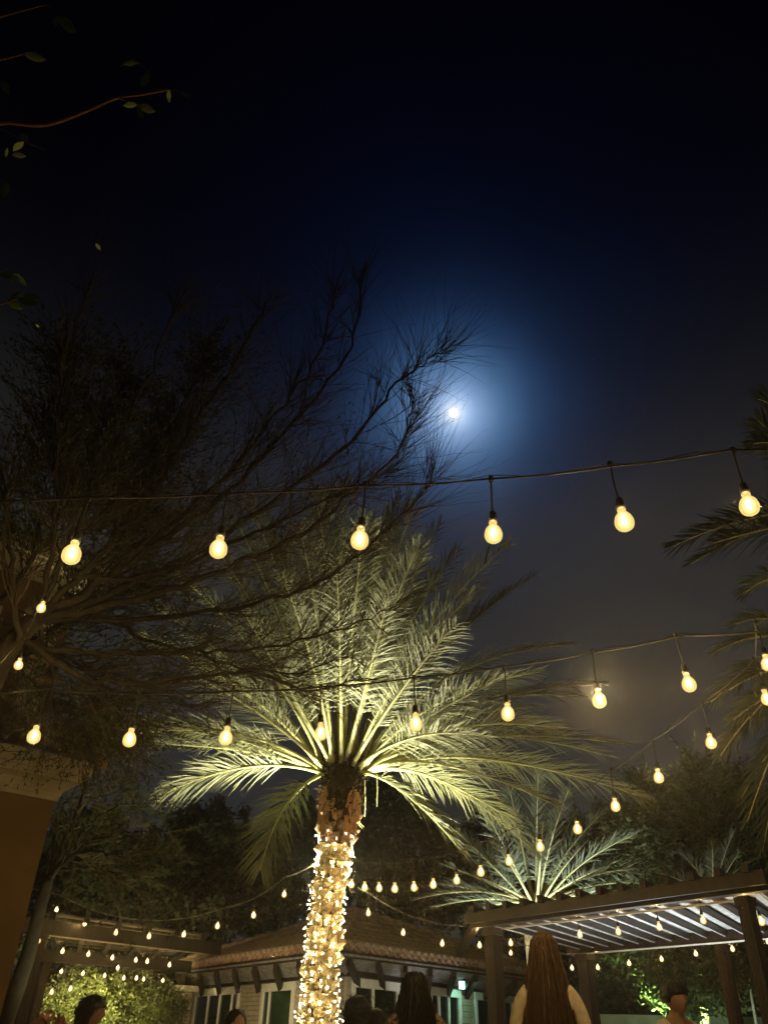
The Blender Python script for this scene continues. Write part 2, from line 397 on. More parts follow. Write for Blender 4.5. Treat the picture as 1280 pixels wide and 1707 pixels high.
# openings
def u_of(px, py, d, n): return (rplane(px, py, WC+n*.02, n)-WC).dot(d)
openings = []
def window(d, n, pxa, pxb, py, mull, zsill, ztop, glass=M_glass, name='window'):
    ua, ub = sorted((u_of(pxa, py, d, n), u_of(pxb, py, d, n)))
    o = WC+n*.03; m = MB(); fw = .10
    m.beam(o+d*(ua-fw/2)+V(0,0,ztop+.06), o+d*(ub+fw/2)+V(0,0,ztop+.06), .09, .16)
    m.beam(o+d*(ua)+V(0,0,zsill-.04), o+d*(ub)+V(0,0,zsill-.04), .10, .08)
    for u in (ua, ub): m.beam(o+d*u+V(0,0,zsill), o+d*u+V(0,0,ztop-.021), .085, fw, up=d)
    f = hb(name, m, M_frame)
    us = [ua]+sorted(u_of(q, py, d, n) for q in mull)+[ub]
    for u in us[1:-1]:
        q = MB(); q.beam(o+d*u+V(0,0,zsill+.001), o+d*u+V(0,0,ztop-.022), .06, .055, up=d); hb('mullion', q, M_frame, f)
    for k in range(len(us)-1):
        a, b = us[k]+.03, us[k+1]-.03
        q = MB(); q.beam(o-n*.012+d*((a+b)/2)+V(0,0,zsill+.003), o-n*.012+d*((a+b)/2)+V(0,0,ztop-.024), .012, (b-a), up=d); hb('pane', q, glass, f)
    openings.append((d, ua-.06, ub+.06, zsill-.08, ztop+.14)); return f
window(dl, nl, 329, 400, 1657, (350, 369, 389), .3, 2.16)
window(dl, nl, 441, 491, 1648, (452,), .06, 2.16, M_glassg, 'door')
window(dr, nr, 588, 662, 1640, (621,), .06, 2.16)
window(dr, nr, 716, 764, 1650, (730, 746), .06, 2.16)
window(dr, nr, 791, 852, 1662, (820,), .06, 2.16)
# stones of the cladding
bm_ = MB(); bm_.box((0, 0, 0), (1, 1, 1)); MSt = bm_.mesh('stone', M_stone)
cnt = 0; low = MB()
for (d, n, L) in ((dr, nr, LR), (dl, nl, LL)):
    ang = math.atan2(d.y, d.x); z = 2.42; 
    while z > .1:
        hgt = random.choice((.09, .11, .13)); u = -.02
        while u < L:
            w_ = random.uniform(.22, .5); u2 = min(u+w_, L)
            segs = [(u, u2)]
            for (dd, a, b, z0, z1) in openings:
                if dd is d and z-hgt < z1 and z > z0:
                    new = []
                    for (s0, s1) in segs:
                        if s1 <= a or s0 >= b: new.append((s0, s1))
                        else:
                            if s0 < a: new.append((s0, a))
                            if s1 > b: new.append((b, s1))
                    segs = new
            for (s0, s1) in segs:
                if s1-s0 < .05: continue
                c = WC+d*((s0+s1)/2)+V(0, 0, z-hgt/2)+n*random.uniform(.0, .018); sz = (s1-s0-.014, .06, hgt-.014)
                if z > 1.25 and cnt < 300:
                    t = put('stone', MSt, hs, c-hs.location); t.scale = sz; t.rotation_euler = (random.uniform(-.01, .01), random.uniform(-.012, .012), ang); cnt += 1
                else: low.box(c, sz, ang)
            u = u2
        z -= hgt
hb('lower_stones', low, M_stone, kind='stuff')
# stone pillar at the left corner with a cream cap
pc = rz(306, 1650, 2.25); pc.z = 0
pl = MB(); pl.box(pc+V(0,0,1.1), (.34, .34, 2.2), .5); pil = hb('pillar', pl, M_wall)
cp = MB(); cp.box(pc+V(0,0,2.27), (.62, .62, .13), .5); hb('pillar_cap', cp, M_cream, pil)
ps = MB(); z = 2.19
while z > .05:
    for k in range(4):
        a = .5+k*PI/2
        for q in (-.5, .5):
            off = V(math.cos(a), math.sin(a), 0)*.18+V(-math.sin(a), math.cos(a), 0)*q*.18
            ps.box(pc+off*(1+random.uniform(-.03, .06))+V(0, 0, z-.05), (.05, .165, .088), a)
    z -= .1
hb('pillar_stones', ps, M_stone, pil, kind='stuff')
# eaves: fascia, boarded soffit, brackets
for (a, b, d, n) in ((E2, E1, dl, nl), (E2, E3, dr, nr)):
    e = (b-a).normalized(); L = (b-a).length
    fa = MB(); fa.beam(a-V(0,0,.10)-n*.06, b-V(0,0,.10)-n*.06, .04, .14); hb('fascia', fa, M_wood)
    inner0 = WC+V(0, 0, 2.40); k = int(L/.22); wallL = LL if d is dl else LR
    for i in range(9):   # boards run along the eave
        f0, f1 = i/9, (i+.93)/9
        p0 = a.lerp(inner0, f0); p1 = b.lerp(WC+d*wallL+V(0, 0, 2.40), f0); q0 = a.lerp(inner0, f1); q1 = b.lerp(WC+d*wallL+V(0, 0, 2.40), f1)
        dz = V(0, 0, -.115); s = MB()
        s.add([tuple(x+dz) for x in (p0, p1, q1, q0)]+[tuple(x+dz+V(0,0,.02)) for x in (p0, p1, q1, q0)], [(0,1,2,3),(7,6,5,4),(0,4,5,1),(1,5,6,2),(2,6,7,3),(3,7,4,0)])
        hb('soffit_board', s, M_plankdark)
    nb = int(L/.93)
    for i in range(nb):
        f = (i+.5)/nb
        p = a.lerp(b, f)+V(0, 0, -.235)-n*.05; q = WC+d*(wallL*f)+V(0, 0, 2.185)
        r_ = MB(); r_.beam(p, q, .10, .14); hb('rafter', r_, M_wood)
    pb = MB(); pb.beam(WC+n*.12+V(0,0,2.36)-d*.1, WC+n*.12+V(0,0,2.36)+d*wallL, .12, .10); hb('wall_plate', pb, M_wood)
# small wall flood lamp (cyan-white) fixed under the eave
lp = rplane(771, 1641, WC+nr*.45, nr)
fl = thing('wall_lamp', 'small cyan white lamp fixed under the eave right of the sliding windows', 'lamp', lp)
q = MB(); q.box((0, 0, 0), (.16, .10, .14), .4); q.build('housing', M_metal, fl)
q = MB(); q.box((-.03, -.09, -.02), (.13, .05, .16), .4); q.build('lens', emis('cyan_lens', (.55, 1, .88), 3.0, 'NONE'), fl)
lamp('cyan_lamp_light', 'SPOT', lp+nr*.35+V(0, 0, .0)+dr*.1, 30, (.42, 1, .80), lp-nr*.4+dr*.7-V(0,0,1.2), spot_size=2.6, spot_blend=.8, shadow_soft_size=.05)
# eave up-light making the boards pale
sp = WC+nr*1.6+dr*2.0+V(0, 0, .25)
lamp('eave_uplight', 'SPOT', sp, 110, (.85, .92, 1), WC+nr*.8+dr*2.2+V(0, 0, 2.4), spot_size=1.0, spot_blend=.6, shadow_soft_size=.04)

for (nm, px_, D_, tg, pw, cc) in (('left', 330, 13.5, WC+dl*3+V(0,0,2.3), 420, (1, .86, .50)), ('right', 650, 12.0, WC+dr*3.2+V(0,0,2.4), 260, (.95, .95, .75))):
    q_ = at(px_, 1650, D_); fx = thing('garden_floodlight', 'added unseen floodlight brightening the %s wall of the stone house' % nm, 'floodlight', V(q_.x, q_.y, .04))  # floodlight added out of view to brighten this house wall
    q = MB(); q.box((0, 0, .08), (.20, .12, .16)); q.build('housing', M_metal, fx)
    lamp('wall_fill', 'SPOT', V(q_.x, q_.y, .3), pw, cc, tg, spot_size=1.3, spot_blend=.9, shadow_soft_size=.05)
# ------------------------------------------------------------------ right pergola
ZP = 2.55
PFL = rz(812, 1548, ZP); PFR = rz(1222, 1497, ZP); PBL = rz(972, 1590, ZP)
fd = (PFR-PFL).normalized(); FL = (PFR-PFL).length
jd = (PBL-PFL); JL = jd.length; jd.normalize()
pg = thing('wooden_pergola', 'dark wooden pergola with pale boarded roof and fluted posts at right', 'pergola', V(PFL.x, PFL.y, 0))
def pgb(name, mb, m, parent=None, **k): return wparts(pg, mb).build(name, m, parent or pg, **k)
def bevel_beam(p, q, w, h, tail=0):
    m = MB(); m.beam(p, q, w, h); return m
bm1 = PFL-fd*.25+V(0,0,.09); bm2 = PFR+fd*.45+V(0,0,.09)
pgb('front_beam', bevel_beam(bm1, bm2, .14, .13), M_wood2)
pgb('front_beam', bevel_beam(bm1+jd*.0+V(0,0,.0)-jd*.28+V(0,0,.02), bm2-jd*.28+V(0,0,.02), .05, .13), M_wood2)
BR = PBL+fd*(FL+1.6)
pgb('back_beam', bevel_beam(PBL-fd*.3+V(0,0,.12), BR+V(0,0,.12), .14, .22), M_wood2)
# right bay front beam beyond the post
pgb('edge_trim', bevel_beam(PFL-V(0,0,.012)+jd*.09, PFR-V(0,0,.012)+jd*.09, .02, .02), M_frame)
pgb('edge_trim', bevel_beam(PBL-V(0,0,.012)-jd*.09, PBL+fd*FL-V(0,0,.012)-jd*.09, .02, .02), M_frame)
nj = 13
for i in range(nj+4):
    f = (i-.15)/(nj-1)*FL*1.0
    p = PFL+fd*f; q = PBL+fd*f
    j = MB(); j.beam(p-jd*.40+V(0,0,.200), p+jd*(JL+.35)+V(0,0,.200), .06, .085); jo = pgb('joist', j, M_wood2)
    j = MB(); j.beam(p+jd*.12+V(0,0,.105), p+jd*(JL-.1)+V(0,0,.105), .07, .065); rfj = pgb('rafter', j, M_wood2)
    j = MB(); j.beam(p+jd*.12+V(0,0,.066), p+jd*(JL-.1)+V(0,0,.066), .022, .01); pgb('rafter_trim', j, M_plank, rfj)
    # pale board panels between rafters
    if i < nj+3:
        f2 = (i+.85)/(nj-1)*FL
        a0 = PFL+fd*(f+.045)+jd*.1+V(0,0,.15); a1 = PFL+fd*(f2-.045)+jd*.1+V(0,0,.15)
        b0 = a0+jd*(JL-.2); b1 = a1+jd*(JL-.2)
        s = MB(); s.add([tuple(x) for x in (a0, a1, b1, b0)]+[tuple(x+V(0,0,.02)) for x in (a0, a1, b1, b0)], [(3,2,1,0),(4,5,6,7),(0,1,5,4),(1,2,6,5),(2,3,7,6),(3,0,4,7)])
        pgb('roof_board', s, M_plank)
def fluted_post(loc, w, h, ang, root, bf):
    m = MB(); n = 40; pr_ = []
    for k in range(n):   # square post with flutes
        side = k//10; t = (k % 10)/10-.5; dep = w/2-(.012*w/.2 if (k % 2) else 0)
        x, y = {0: (dep, t*w), 1: (-t*w, dep), 2: (-dep, -t*w), 3: (t*w, -dep)}[side]
        c, s_ = math.cos(ang), math.sin(ang); pr_.append((x*c-y*s_, x*s_+y*c))
    vs = [(loc.x+x, loc.y+y, z) for z in (.04, h) for x, y in pr_]
    m.add(vs, [tuple(range(n)), tuple(reversed(range(n, 2*n)))]+[(i, (i+1) % n, n+(i+1) % n, n+i) for i in range(n)])
    po = bf('post', m, M_wood2)
    b = MB(); b.box((loc.x, loc.y, .14), (w*1.35, w*1.35, .2), ang); bf('base_block', b, M_wood2, po)
    b = MB(); b.box((loc.x, loc.y, h-.05), (w*1.25, w*1.25, .08), ang); bf('capital', b, M_wood2, po)
pa = math.atan2(fd.y, fd.x)
fluted_post(PFL+fd*.1+V(0,0,-ZP), .165, ZP, pa, pg, pgb)
fluted_post(PFR+fd*.12+V(0,0,-ZP), .125, ZP, pa, pg, pgb)
fluted_post(PBL-V(0,0,ZP)+fd*.02, .20, ZP, pa, pg, pgb)
fluted_post(PBL+fd*(FL+1.45)-V(0,0,ZP), .17, ZP, pa, pg, pgb)
# knee brace from left post going left-back
kb = MB(); kp = PFL+V(0,0,.1); kb.beam(kp-fd*.2+V(0,0,.0), at(765, 1590, 13.3), .10, .10); pgb('knee_brace', kb, M_wood2)
pcen = PFL+fd*(FL*.55)+jd*(JL*.45)
lamp('pergola_uplight', 'SPOT', V(pcen.x, pcen.y, .35), 520, (.90, .97, 1.0), V(pcen.x+.2, pcen.y, 2.6), spot_size=2.3, spot_blend=.9, shadow_soft_size=.06)
fx = thing('floor_lamp', 'small black upward floor lamp beneath the boarded pergola', 'lamp', V(pcen.x, pcen.y, .04))
q = MB(); q.lathe([(0, 0), (.09, 0), (.07, .2), (.09, .24), (0, .24)], 14); q.build('housing', M_metal, fx)

# ------------------------------------------------------------------ left pergola
LP1 = rz(70, 1557, ZP); LP2 = rz(338, 1589, ZP); LP3 = rz(76, 1603, ZP); LP4 = rz(290, 1619, ZP)
lg = thing('timber_pergola', 'brown timber pergola hung with bulbs left of the stone house', 'pergola', V(LP1.x, LP1.y, 0))
def lgb(name, mb, m, parent=None, **k): return wparts(lg, mb).build(name, m, parent or lg, **k)
ld = (LP2-LP1).normalized()
for dz in (0, ): lgb('front_beam', bevel_beam(LP1-ld*.5+V(0,0,.10), LP2+ld*.4+V(0,0,.10), .14, .20), M_wood)
lgb('back_beam', bevel_beam(LP3-ld*.5+V(0,0,.12), LP4+ld*.5+V(0,0,.12), .14, .24), M_wood)
lgb('edge_trim', bevel_beam(LP1-V(0,0,.01), LP2-V(0,0,.01), .02, .018), M_frame)
for i in range(6):
    f = (i+.2)/5.3; p = LP1.lerp(LP2, f); q = LP3.lerp(LP4, f); d_ = (q-p).normalized()
    j = MB(); j.beam(p-d_*.3+V(0,0,.25), q+d_*.4+V(0,0,.25), .09, .10); lgb('joist', j, M_wood)
for i in range(8):
    f = (i+.4)/8; p = LP1.lerp(LP3, f); q = LP2.lerp(LP4, f)
    j = MB(); j.beam(p+V(0,0,.318), q+V(0,0,.318), .22, .03); lgb('roof_board', j, M_plankdark)
for P in (LP1+V(0,0,-ZP)-ld*.05, LP3+V(0,0,-ZP)): fluted_post(P, .18, ZP, math.atan2(ld.y, ld.x), lg, lgb)

# ------------------------------------------------------------------ palms
def qbez(a, b, c, t): return a*((1-t)**2)+b*(2*t*(1-t))+c*(t*t)
def frond(root, P0, P1, P2, ll=.46, nl=70, r0=.028, mats=(M_rachis, M_leaflet), start=.27, w=.022, droop=.25, roll=0.0, name='frond'):
    P0, P1, P2 = P0-root.location, P1-root.location, P2-root.location
    K = 16; pts = [qbez(P0, P1, P2, i/K) for i in range(K+1)]
    rad = [r0*(1-.9*(i/K)**.75)*(1.5 if i == 0 else 1)+.002 for i in range(K+1)]
    m = MB(); m.tube(pts, rad, 6)
    fo = m.build(name, mats[0], root, True)
    lf = MB(); L = (P2-P0).length
    for i in range(nl):
        t = start+(1-start)*((i+random.uniform(-.3, .3))/nl); t = min(max(t, .05), 1)
        p = qbez(P0, P1, P2, t); tg = (qbez(P0, P1, P2, min(t+.02, 1.02))-qbez(P0, P1, P2, t-.02)).normalized()
        side = tg.cross(V(0, 0, 1))
        if side.length < .25: side = tg.cross(V(.6, -1, .1).normalized())
        side.normalize(); upn = side.cross(tg).normalized()
        cr, sr = math.cos(roll), math.sin(roll); side, upn = side*cr+upn*sr, upn*cr-side*sr
        prof_ = math.sin(PI*min(1, (.10+(t-start)/(1-start)*.86)))**.55
        for sgn in (-1, 1):
            if random.random() < (.05 if math.sin(t*23+L*7) < .75 else .35): continue
            sw = math.radians(60-34*(t)+random.gauss(0, 7)); vup = math.radians(random.choice((2, 20, 36))+random.gauss(0, 7))
            d = tg*math.cos(sw)+(side*sgn*math.cos(vup)+upn*math.sin(vup))*math.sin(sw); d.normalize()
            le = ll*prof_*random.uniform(.86, 1.08)
            wv = d.cross(upn*math.cos(vup)-side*sgn*math.sin(vup)).normalized()
            q1 = p+d*le*.5+V(0, 0, -droop*le*.12); q2 = p+d*le*.98+V(0, 0, -droop*le*.5)
            b = len(lf.v); h = w/2
            lf.v += [tuple(p-wv*h*.6), tuple(p+wv*h*.6), tuple(q1-wv*h), tuple(q1+wv*h), tuple(q2)]
            lf.f += [(b, b+1, b+3, b+2), (b+2, b+3, b+4)]; lf.m += [0, 0]
    lf.build('leaflets', mats[1], fo, kind='stuff')
    return fo

PX, PY, PD = 570, 1278, 10.5
pb_ = at(PX, PY, PD)                  # crown base
palm = thing('date_palm', 'tall uplit date palm with its trunk wrapped in fairy lights', 'palm tree', V(pb_.x-.02, pb_.y, 0))
trunk_pts = [(530, 1760), (531, 1700), (533, 1640), (540, 1560), (548, 1480), (557, 1420), (566, 1350), (570, 1275)]
# trunk centreline: 3D points at nearly constant distance
hd = math.hypot(pb_.x, pb_.y)
def palm_center(px, py):
    d = ray(px, py); k = pb_.y/d.y; return CAM+d*k
tc_ = [palm_center(x, y) for x, y in trunk_pts]
base = tc_[0].copy(); low_pt = V(base.x-.04, base.y, 0); line = [low_pt]+tc_
def cl(z):
    for a, b in zip(line, line[1:]):
        if a.z <= z <= b.z:
            f = (z-a.z)/(b.z-a.z); return a.lerp(b, f)
    return line[-1]+V(0, 0, z-line[-1].z)
ZT = pb_.z
def trad(z):
    f = z/ZT
    r = .165
    if z < 1.75: r += .035*min(1, (1.75-z)/.5)
    if z > ZT-1.1: r = .165+.105*math.sin(min(1, (z-(ZT-1.1))/1.0)*PI*.5)
    return r
m = MB(); zs = [i*ZT/40 for i in range(41)]
m.tube([cl(z)-palm.location for z in zs], [trad(z)*(.86) for z in zs], 16)
m.build('trunk', M_fibredark, palm, True)
# leaf bases (boots): each its own piece
def boot_mesh(kind):
    b = MB(); w, h, d = .078, .16, .085
    # stub of an old leaf stalk: rounded below, flaring outward, cut across the top
    out = []; inn = []
    for k in range(7):
        t_ = PI*k/6; x = w*math.cos(t_); z_ = -h*.62*math.sin(t_)**.8+h*.16
        out.append((x*1.0, d*(.42+.10*math.sin(t_)), z_+h*.30)); inn.append((x*.80, -.02, z_-h*.06))
    b.v = out+inn+[(0, d*1.05, h*.20), (0, -.02, h*.5), (w*.9, -.02, h*.42), (-w*.9, -.02, h*.42)]
    for k in range(6): b.f.append((7+k, k, k+1, 8+k)); b.f.append((k, 14, k+1))
    b.f += [(0, 16, 15, 14), (14, 15, 17, 6), (7, 16, 0), (6, 17, 13)]; b.m = [0]*len(b.f)
    return b.mesh('leaf_base', M_boot)
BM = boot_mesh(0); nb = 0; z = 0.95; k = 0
BM2 = BM.copy(); BM2.materials.clear(); BM2.materials.append(mat('shaded_boot', (.16, .085, .045), (.05, .03, .018), 22, .95, .8))  # upper boots: shade above the fairy lights put into a darker colour
ga = PI*2/9.5
row = 0
while z < ZT-.62:
    r = trad(z)*.90; n = 8
    for j in range(n):
        a = (j+.5*(row % 2)+random.uniform(-.12, .12))*2*PI/n
        c = cl(z)+V(math.cos(a)*r, math.sin(a)*r, random.uniform(-.02, .02))
        if nb < 298:
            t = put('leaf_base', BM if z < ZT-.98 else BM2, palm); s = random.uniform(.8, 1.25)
            t.matrix_basis = Matrix.Translation(c-palm.location) @ Matrix.Rotation(a-PI/2, 4, 'Z') @ Matrix.Rotation(random.uniform(-.2, .2), 4, 'Y') @ Matrix.Rotation(random.uniform(-.25, .25), 4, 'X') @ Matrix.Diagonal((s, s*random.uniform(.6, 1.4), s*random.uniform(.8, 1.25), 1)); nb += 1
    z += .135; row += 1
low = MB(); z = .05
while z < .93:
    for j in range(10):
        a = (j+.5*(row % 2))*2*PI/10; c = cl(z)+V(math.cos(a)*trad(z)*.93, math.sin(a)*trad(z)*.93, 0)-palm.location
        low.box(c, (.10, .13, .10), a)
    z += .12; row += 1
low.build('lower_leaf_bases', M_boot, palm, kind='stuff')
# crown boss: frayed fibre and cut stubs under the fronds
cb = MB()
for i in range(420):
    a = random.uniform(0, 2*PI); z = ZT-random.uniform(-.12, .55); r = trad(min(z, ZT))*random.uniform(.85, 1.05)
    p = cl(z)+V(math.cos(a)*r, math.sin(a)*r, 0)-palm.location
    d = (V(math.cos(a), math.sin(a), random.uniform(-.3, 1.0))+rv(.25)).normalized()
    cb.tube([p, p+d*random.uniform(.04, .13)], [random.uniform(.008, .022), .002], 4)
cb.build('crown_stubs', M_fibredark, palm, kind='stuff')
fb = MB()
for i in range(260):
    a = random.choice((random.gauss(-PI/2-1.0, .32), random.gauss(-PI/2+1.05, .30))); z = ZT-random.uniform(.30, .78); r = trad(z)*1.02
    p = cl(z)+V(math.cos(a)*r, math.sin(a)*r, 0)-palm.location
    tv = V(-math.sin(a), math.cos(a), 0)*random.uniform(-.3, .3)
    q = p+V(math.cos(a)*.03, math.sin(a)*.03, -random.uniform(.06, .2))+tv*.2
    h = random.uniform(.012, .03); tn = V(-math.sin(a), math.cos(a), 0)
    fb.add([tuple(p-tn*h), tuple(p+tn*h), tuple(q+tn*h*.6), tuple(q-tn*h*.5)], [(0, 1, 2, 3)])
fb.build('fibre_sheath', M_fibre, palm, kind='stuff')
tn = MB()
for (x, y, x2, y2) in ((590, 1355, 606, 1379), (592, 1362, 604, 1382), (588, 1338, 600, 1345), (583, 1418, 593, 1431), (590, 1372, 598, 1380), (582, 1462, 585, 1480)):
    tn.tube([at(x-8, y-6, PD-.1)-palm.location, at(x2, y2, PD-.15)-palm.location], [.012, .002], 4)
for (x, y, y2) in ((628, 1290, 1344), (608, 1300, 1362), (566, 1300, 1342)): tn.tube([at(x, y, PD-.3)-palm.location, at(x+1, (y+y2)/2, PD-.3)-palm.location, at(x, y2, PD-.3)-palm.location], .005, 3)
tn.build('loose_strands', M_rachis, palm, kind='stuff')
KF = [ # control px, end px, end depth offset
 ((400,1180),(165,1235),-.9), ((720,1250),(900,1430),.9), ((760,1150),(1000,1140),.3), ((760,1200),(1040,1240),-.4),
 ((620,1080),(735,870),.9), ((500,1010),(410,830),.3), ((560,1000),(525,820),-.4), ((600,980),(668,826),1.0), ((690,1080),(890,960),.9),
 ((400,1212),(208,1212),-.6), ((430,1240),(225,1240),.6), ((420,1250),(270,1325),-1.0), ((470,1305),(434,1450),-1.6), 
 ((450,1150),(235,1060),-.8), ((440,1120),(255,1010),.4), ((455,1090),(300,960),-1.0), ((470,1060),(350,900),.5), ((485,1050),(395,870),-.7),
 ((510,1020),(440,850),.8), ((530,1000),(500,880),-1.2), ((545,980),(548,812),0), ((572,960),(572,800),.5), ((590,980),(610,860),-1.0),
 ((605,1000),(650,865),.4), ((620,1000),(694,838),-.3), ((635,1040),(700,905),-1.2), ((650,1060),(765,915),.6), ((660,1070),(848,905),-.2), ((650,1110),(800,980),-1.4),
 ((690,1110),(850,985),.6), ((710,1090),(945,1075),-.2), ((700,1150),(900,1120),-1.2), ((740,1140),(968,1160),.5), ((740,1180),(930,1215),-.9),
 ((760,1185),(1010,1260),.0), ((760,1220),(1075,1330),-.3), ((740,1215),(960,1300),.8), ((720,1240),(930,1345),-.8), ((690,1255),(865,1375),.3), ((665,1290),(768,1418),-.9),
 ((480,1140),(400,1010),-2.2), ((530,1100),(470,960),-2.4), ((570,1080),(560,930),-2.6), ((620,1110),(650,980),-2.3), ((660,1150),(760,1040),-2.2), ((700,1190),(840,1130),-2.0),
 ((450,1190),(330,1130),-1.8), ((470,1180),(290,1090),1.6), ((510,1130),(430,960),1.9), ((560,1080),(540,900),2.2), ((610,1080),(640,920),2.0), ((670,1130),(780,1010),1.9),
 ((720,1180),(900,1180),1.6), ((700,1230),(860,1280),1.4), ((430,1225),(300,1220),1.8), ((640,1200),(720,1230),2.3), ((690,1200),(820,1230),-1.9),
 ((460,1130),(380,935),1.2), ((590,1050),(590,960),2.6), ((540,1050),(450,900),-.4), ((640,1050),(730,960),1.4), ((790,1240),(1040,1310),.9)]
for i, (c, e, dd) in enumerate(KF):
    sx_ = max(-1, min(1, (e[0]-570)/330)); sy_ = max(0, min(1, (e[1]-900)/400))
    P0 = at(570+sx_*38+random.uniform(-6, 6), 1268+sy_*16+random.uniform(-5, 5), PD+dd*.06)
    P1 = at(c[0], c[1], PD+dd*.45); P2 = at(e[0], e[1], PD+dd)
    frond(palm, P0, P1, P2, ll=.62, nl=92, r0=.032, w=.015, roll=random.uniform(-.45, .45), droop=.4)

# fairy lights wound on the trunk
fy = thing('fairy_lights', 'warm fairy lights wound densely around the date palm trunk', 'fairy lights', palm.location)
wr = MB(); bl = MB(); turns = 40; K = 40*13; pts = []
zlo, zhi = .9, ZT-.86
ico = MB(); ico.lathe([(.0, -.006), (.0042, -.003), (.0042, .003), (0, .006)], 5)
for i in range(K):
    f = i/K; z = zlo+(zhi-zlo)*f; a = f*turns*2*PI
    zz_ = z+.04*math.sin(a*3.3)+random.uniform(-.012, .012); r = trad(z)+.062+random.uniform(-.03, .02)
    p = cl(zz_)+V(math.cos(a)*r, math.sin(a)*r, 0)-palm.location; pts.append(p)
    if random.random() < (1.0 if z < ZT-1.5 else .6):
        q = p+rv(.012); bl.add([tuple(Vector(v)+q) for v in ico.v], ico.f)
wr.tube(pts, .003, 3); wr.build('wire', M_cable, fy)
bl.build('small_bulbs', M_fairy, fy, kind='stuff')

# ground lamps that light the crown
for (dx, dy, pw, tz) in ((-.75, .5, 480, .1), (.8, .45, 620, .1), (.25, 1.0, 1500, .0)):
    L0 = palm.location+V(dx, dy, .25)
    fx = thing('garden_floodlight', 'black garden floodlight on the ground ' + {-.75: 'left of', .8: 'right of', .25: 'behind'}[dx] + ' the date palm', 'floodlight', V(L0.x, L0.y, .04))
    q = MB(); q.box((0, 0, .06), (.18, .14, .12)); q.build('housing', M_metal, fx)
    lamp('palm_uplight', 'SPOT', L0, pw, (1, .96, .52), palm.location+V(dx*tz, dy*tz, ZT+2.0), spot_size=1.0, spot_blend=.9, shadow_soft_size=.06)

for k_, (dx, dy) in enumerate(((-.29, .12), (.30, .12))):
    bz = ZT-1.45; L0 = cl(bz)+V(dx, dy, 0)
    fx = thing('trunk_spotlight', 'small black spotlight strapped to the side of the palm trunk, ' + ('left' if k_ == 0 else 'right') + ' of the pair', 'spotlight', L0-V(0, 0, .08))
    q = MB(); q.lathe([(0, 0), (.04, 0), (.055, .07), (0, .07)], 10); q.build('housing', M_metal, fx)
    lamp('crown_spot', 'SPOT', L0+V(0, 0, .02), 560 if k_ == 0 else 460, (1, .96, .54), L0+V(dx*1.6, .1, 2), spot_size=2.5, spot_blend=.5, shadow_soft_size=.04)
# second palm behind the pergola
p2 = at(893, 1508, 16.0)
palm2 = thing('date_palm', 'smaller floodlit date palm rising behind the boarded pergola roof', 'palm tree', V(p2.x, p2.y, 0))
m = MB(); m.tube([V(0,0,0), V(0,0,p2.z*.5), V(0,0,p2.z)], [.3, .26, .30], 12); m.build('trunk', M_boot, palm2)
KF2 = [((815,1488),(725,1512),0),((800,1470),(690,1500),.8),((820,1470),(735,1440),-.5),((840,1460),(760,1385),.3),((855,1430),(800,1340),-.8),((870,1410),(848,1310),.5),
 ((893,1400),(897,1285),0),((910,1410),(950,1310),-.8),((930,1420),(1010,1350),.6),((950,1435),(1060,1390),-.3),((970,1440),(1118,1448),0),((980,1460),(1100,1475),.8),
 ((970,1480),(1060,1500),-.4),((950,1490),(1040,1515),.6),((830,1495),(780,1530),-.8),((860,1450),(820,1400),-2),((900,1440),(905,1370),-2.5),((930,1450),(980,1400),-2),
 ((940,1470),(1020,1440),-2),((850,1480),(790,1460),-2),((870,1430),(830,1360),2),((920,1430),(960,1350),2),((800,1480),(740,1475),1.5),((960,1450),(1080,1420),1.5)]
for (c, e, dd) in KF2:
    sx_ = max(-1, min(1, (e[0]-893)/200))
    frond(palm2, at(893+sx_*14, 1508+random.uniform(-5, 3), 16+dd*.05), at(c[0], c[1], 16+dd*.5), at(e[0], e[1], 16+dd), ll=.52, nl=70, r0=.036, w=.02, mats=(M_rachis, M_leaflet2), roll=random.uniform(-.5, .5), start=.3)
st2 = MB()
for i in range(120):
    a = random.uniform(0, 2*PI); z = p2.z-random.uniform(-.1, .5); p = V(math.cos(a)*.28, math.sin(a)*.28, z); d = (V(math.cos(a), math.sin(a), .6)+rv(.2)).normalized()
    st2.tube([p, p+d*.16], [.025, .004], 4)
st2.build('crown_stubs', M_fibre, palm2, kind='stuff')
for (dx, dy, pw, nm) in ((-.8, -.4, 1100, 'left'), (.8, -.5, 1200, 'right')):
    L0 = palm2.location+V(dx, dy, .25)
    fx = thing('garden_floodlight', 'black ground floodlight %s of the smaller palm behind the pergola' % nm, 'floodlight', V(L0.x, L0.y, .04))
    q = MB(); q.box((0, 0, .06), (.18, .14, .12)); q.build('housing', M_metal, fx)
    lamp('palm_uplight', 'SPOT', L0, pw, (.94, 1, .82), palm2.location+V(dx*.5, dy*.5, p2.z+.7), spot_size=1.2, spot_blend=.7, shadow_soft_size=.06)

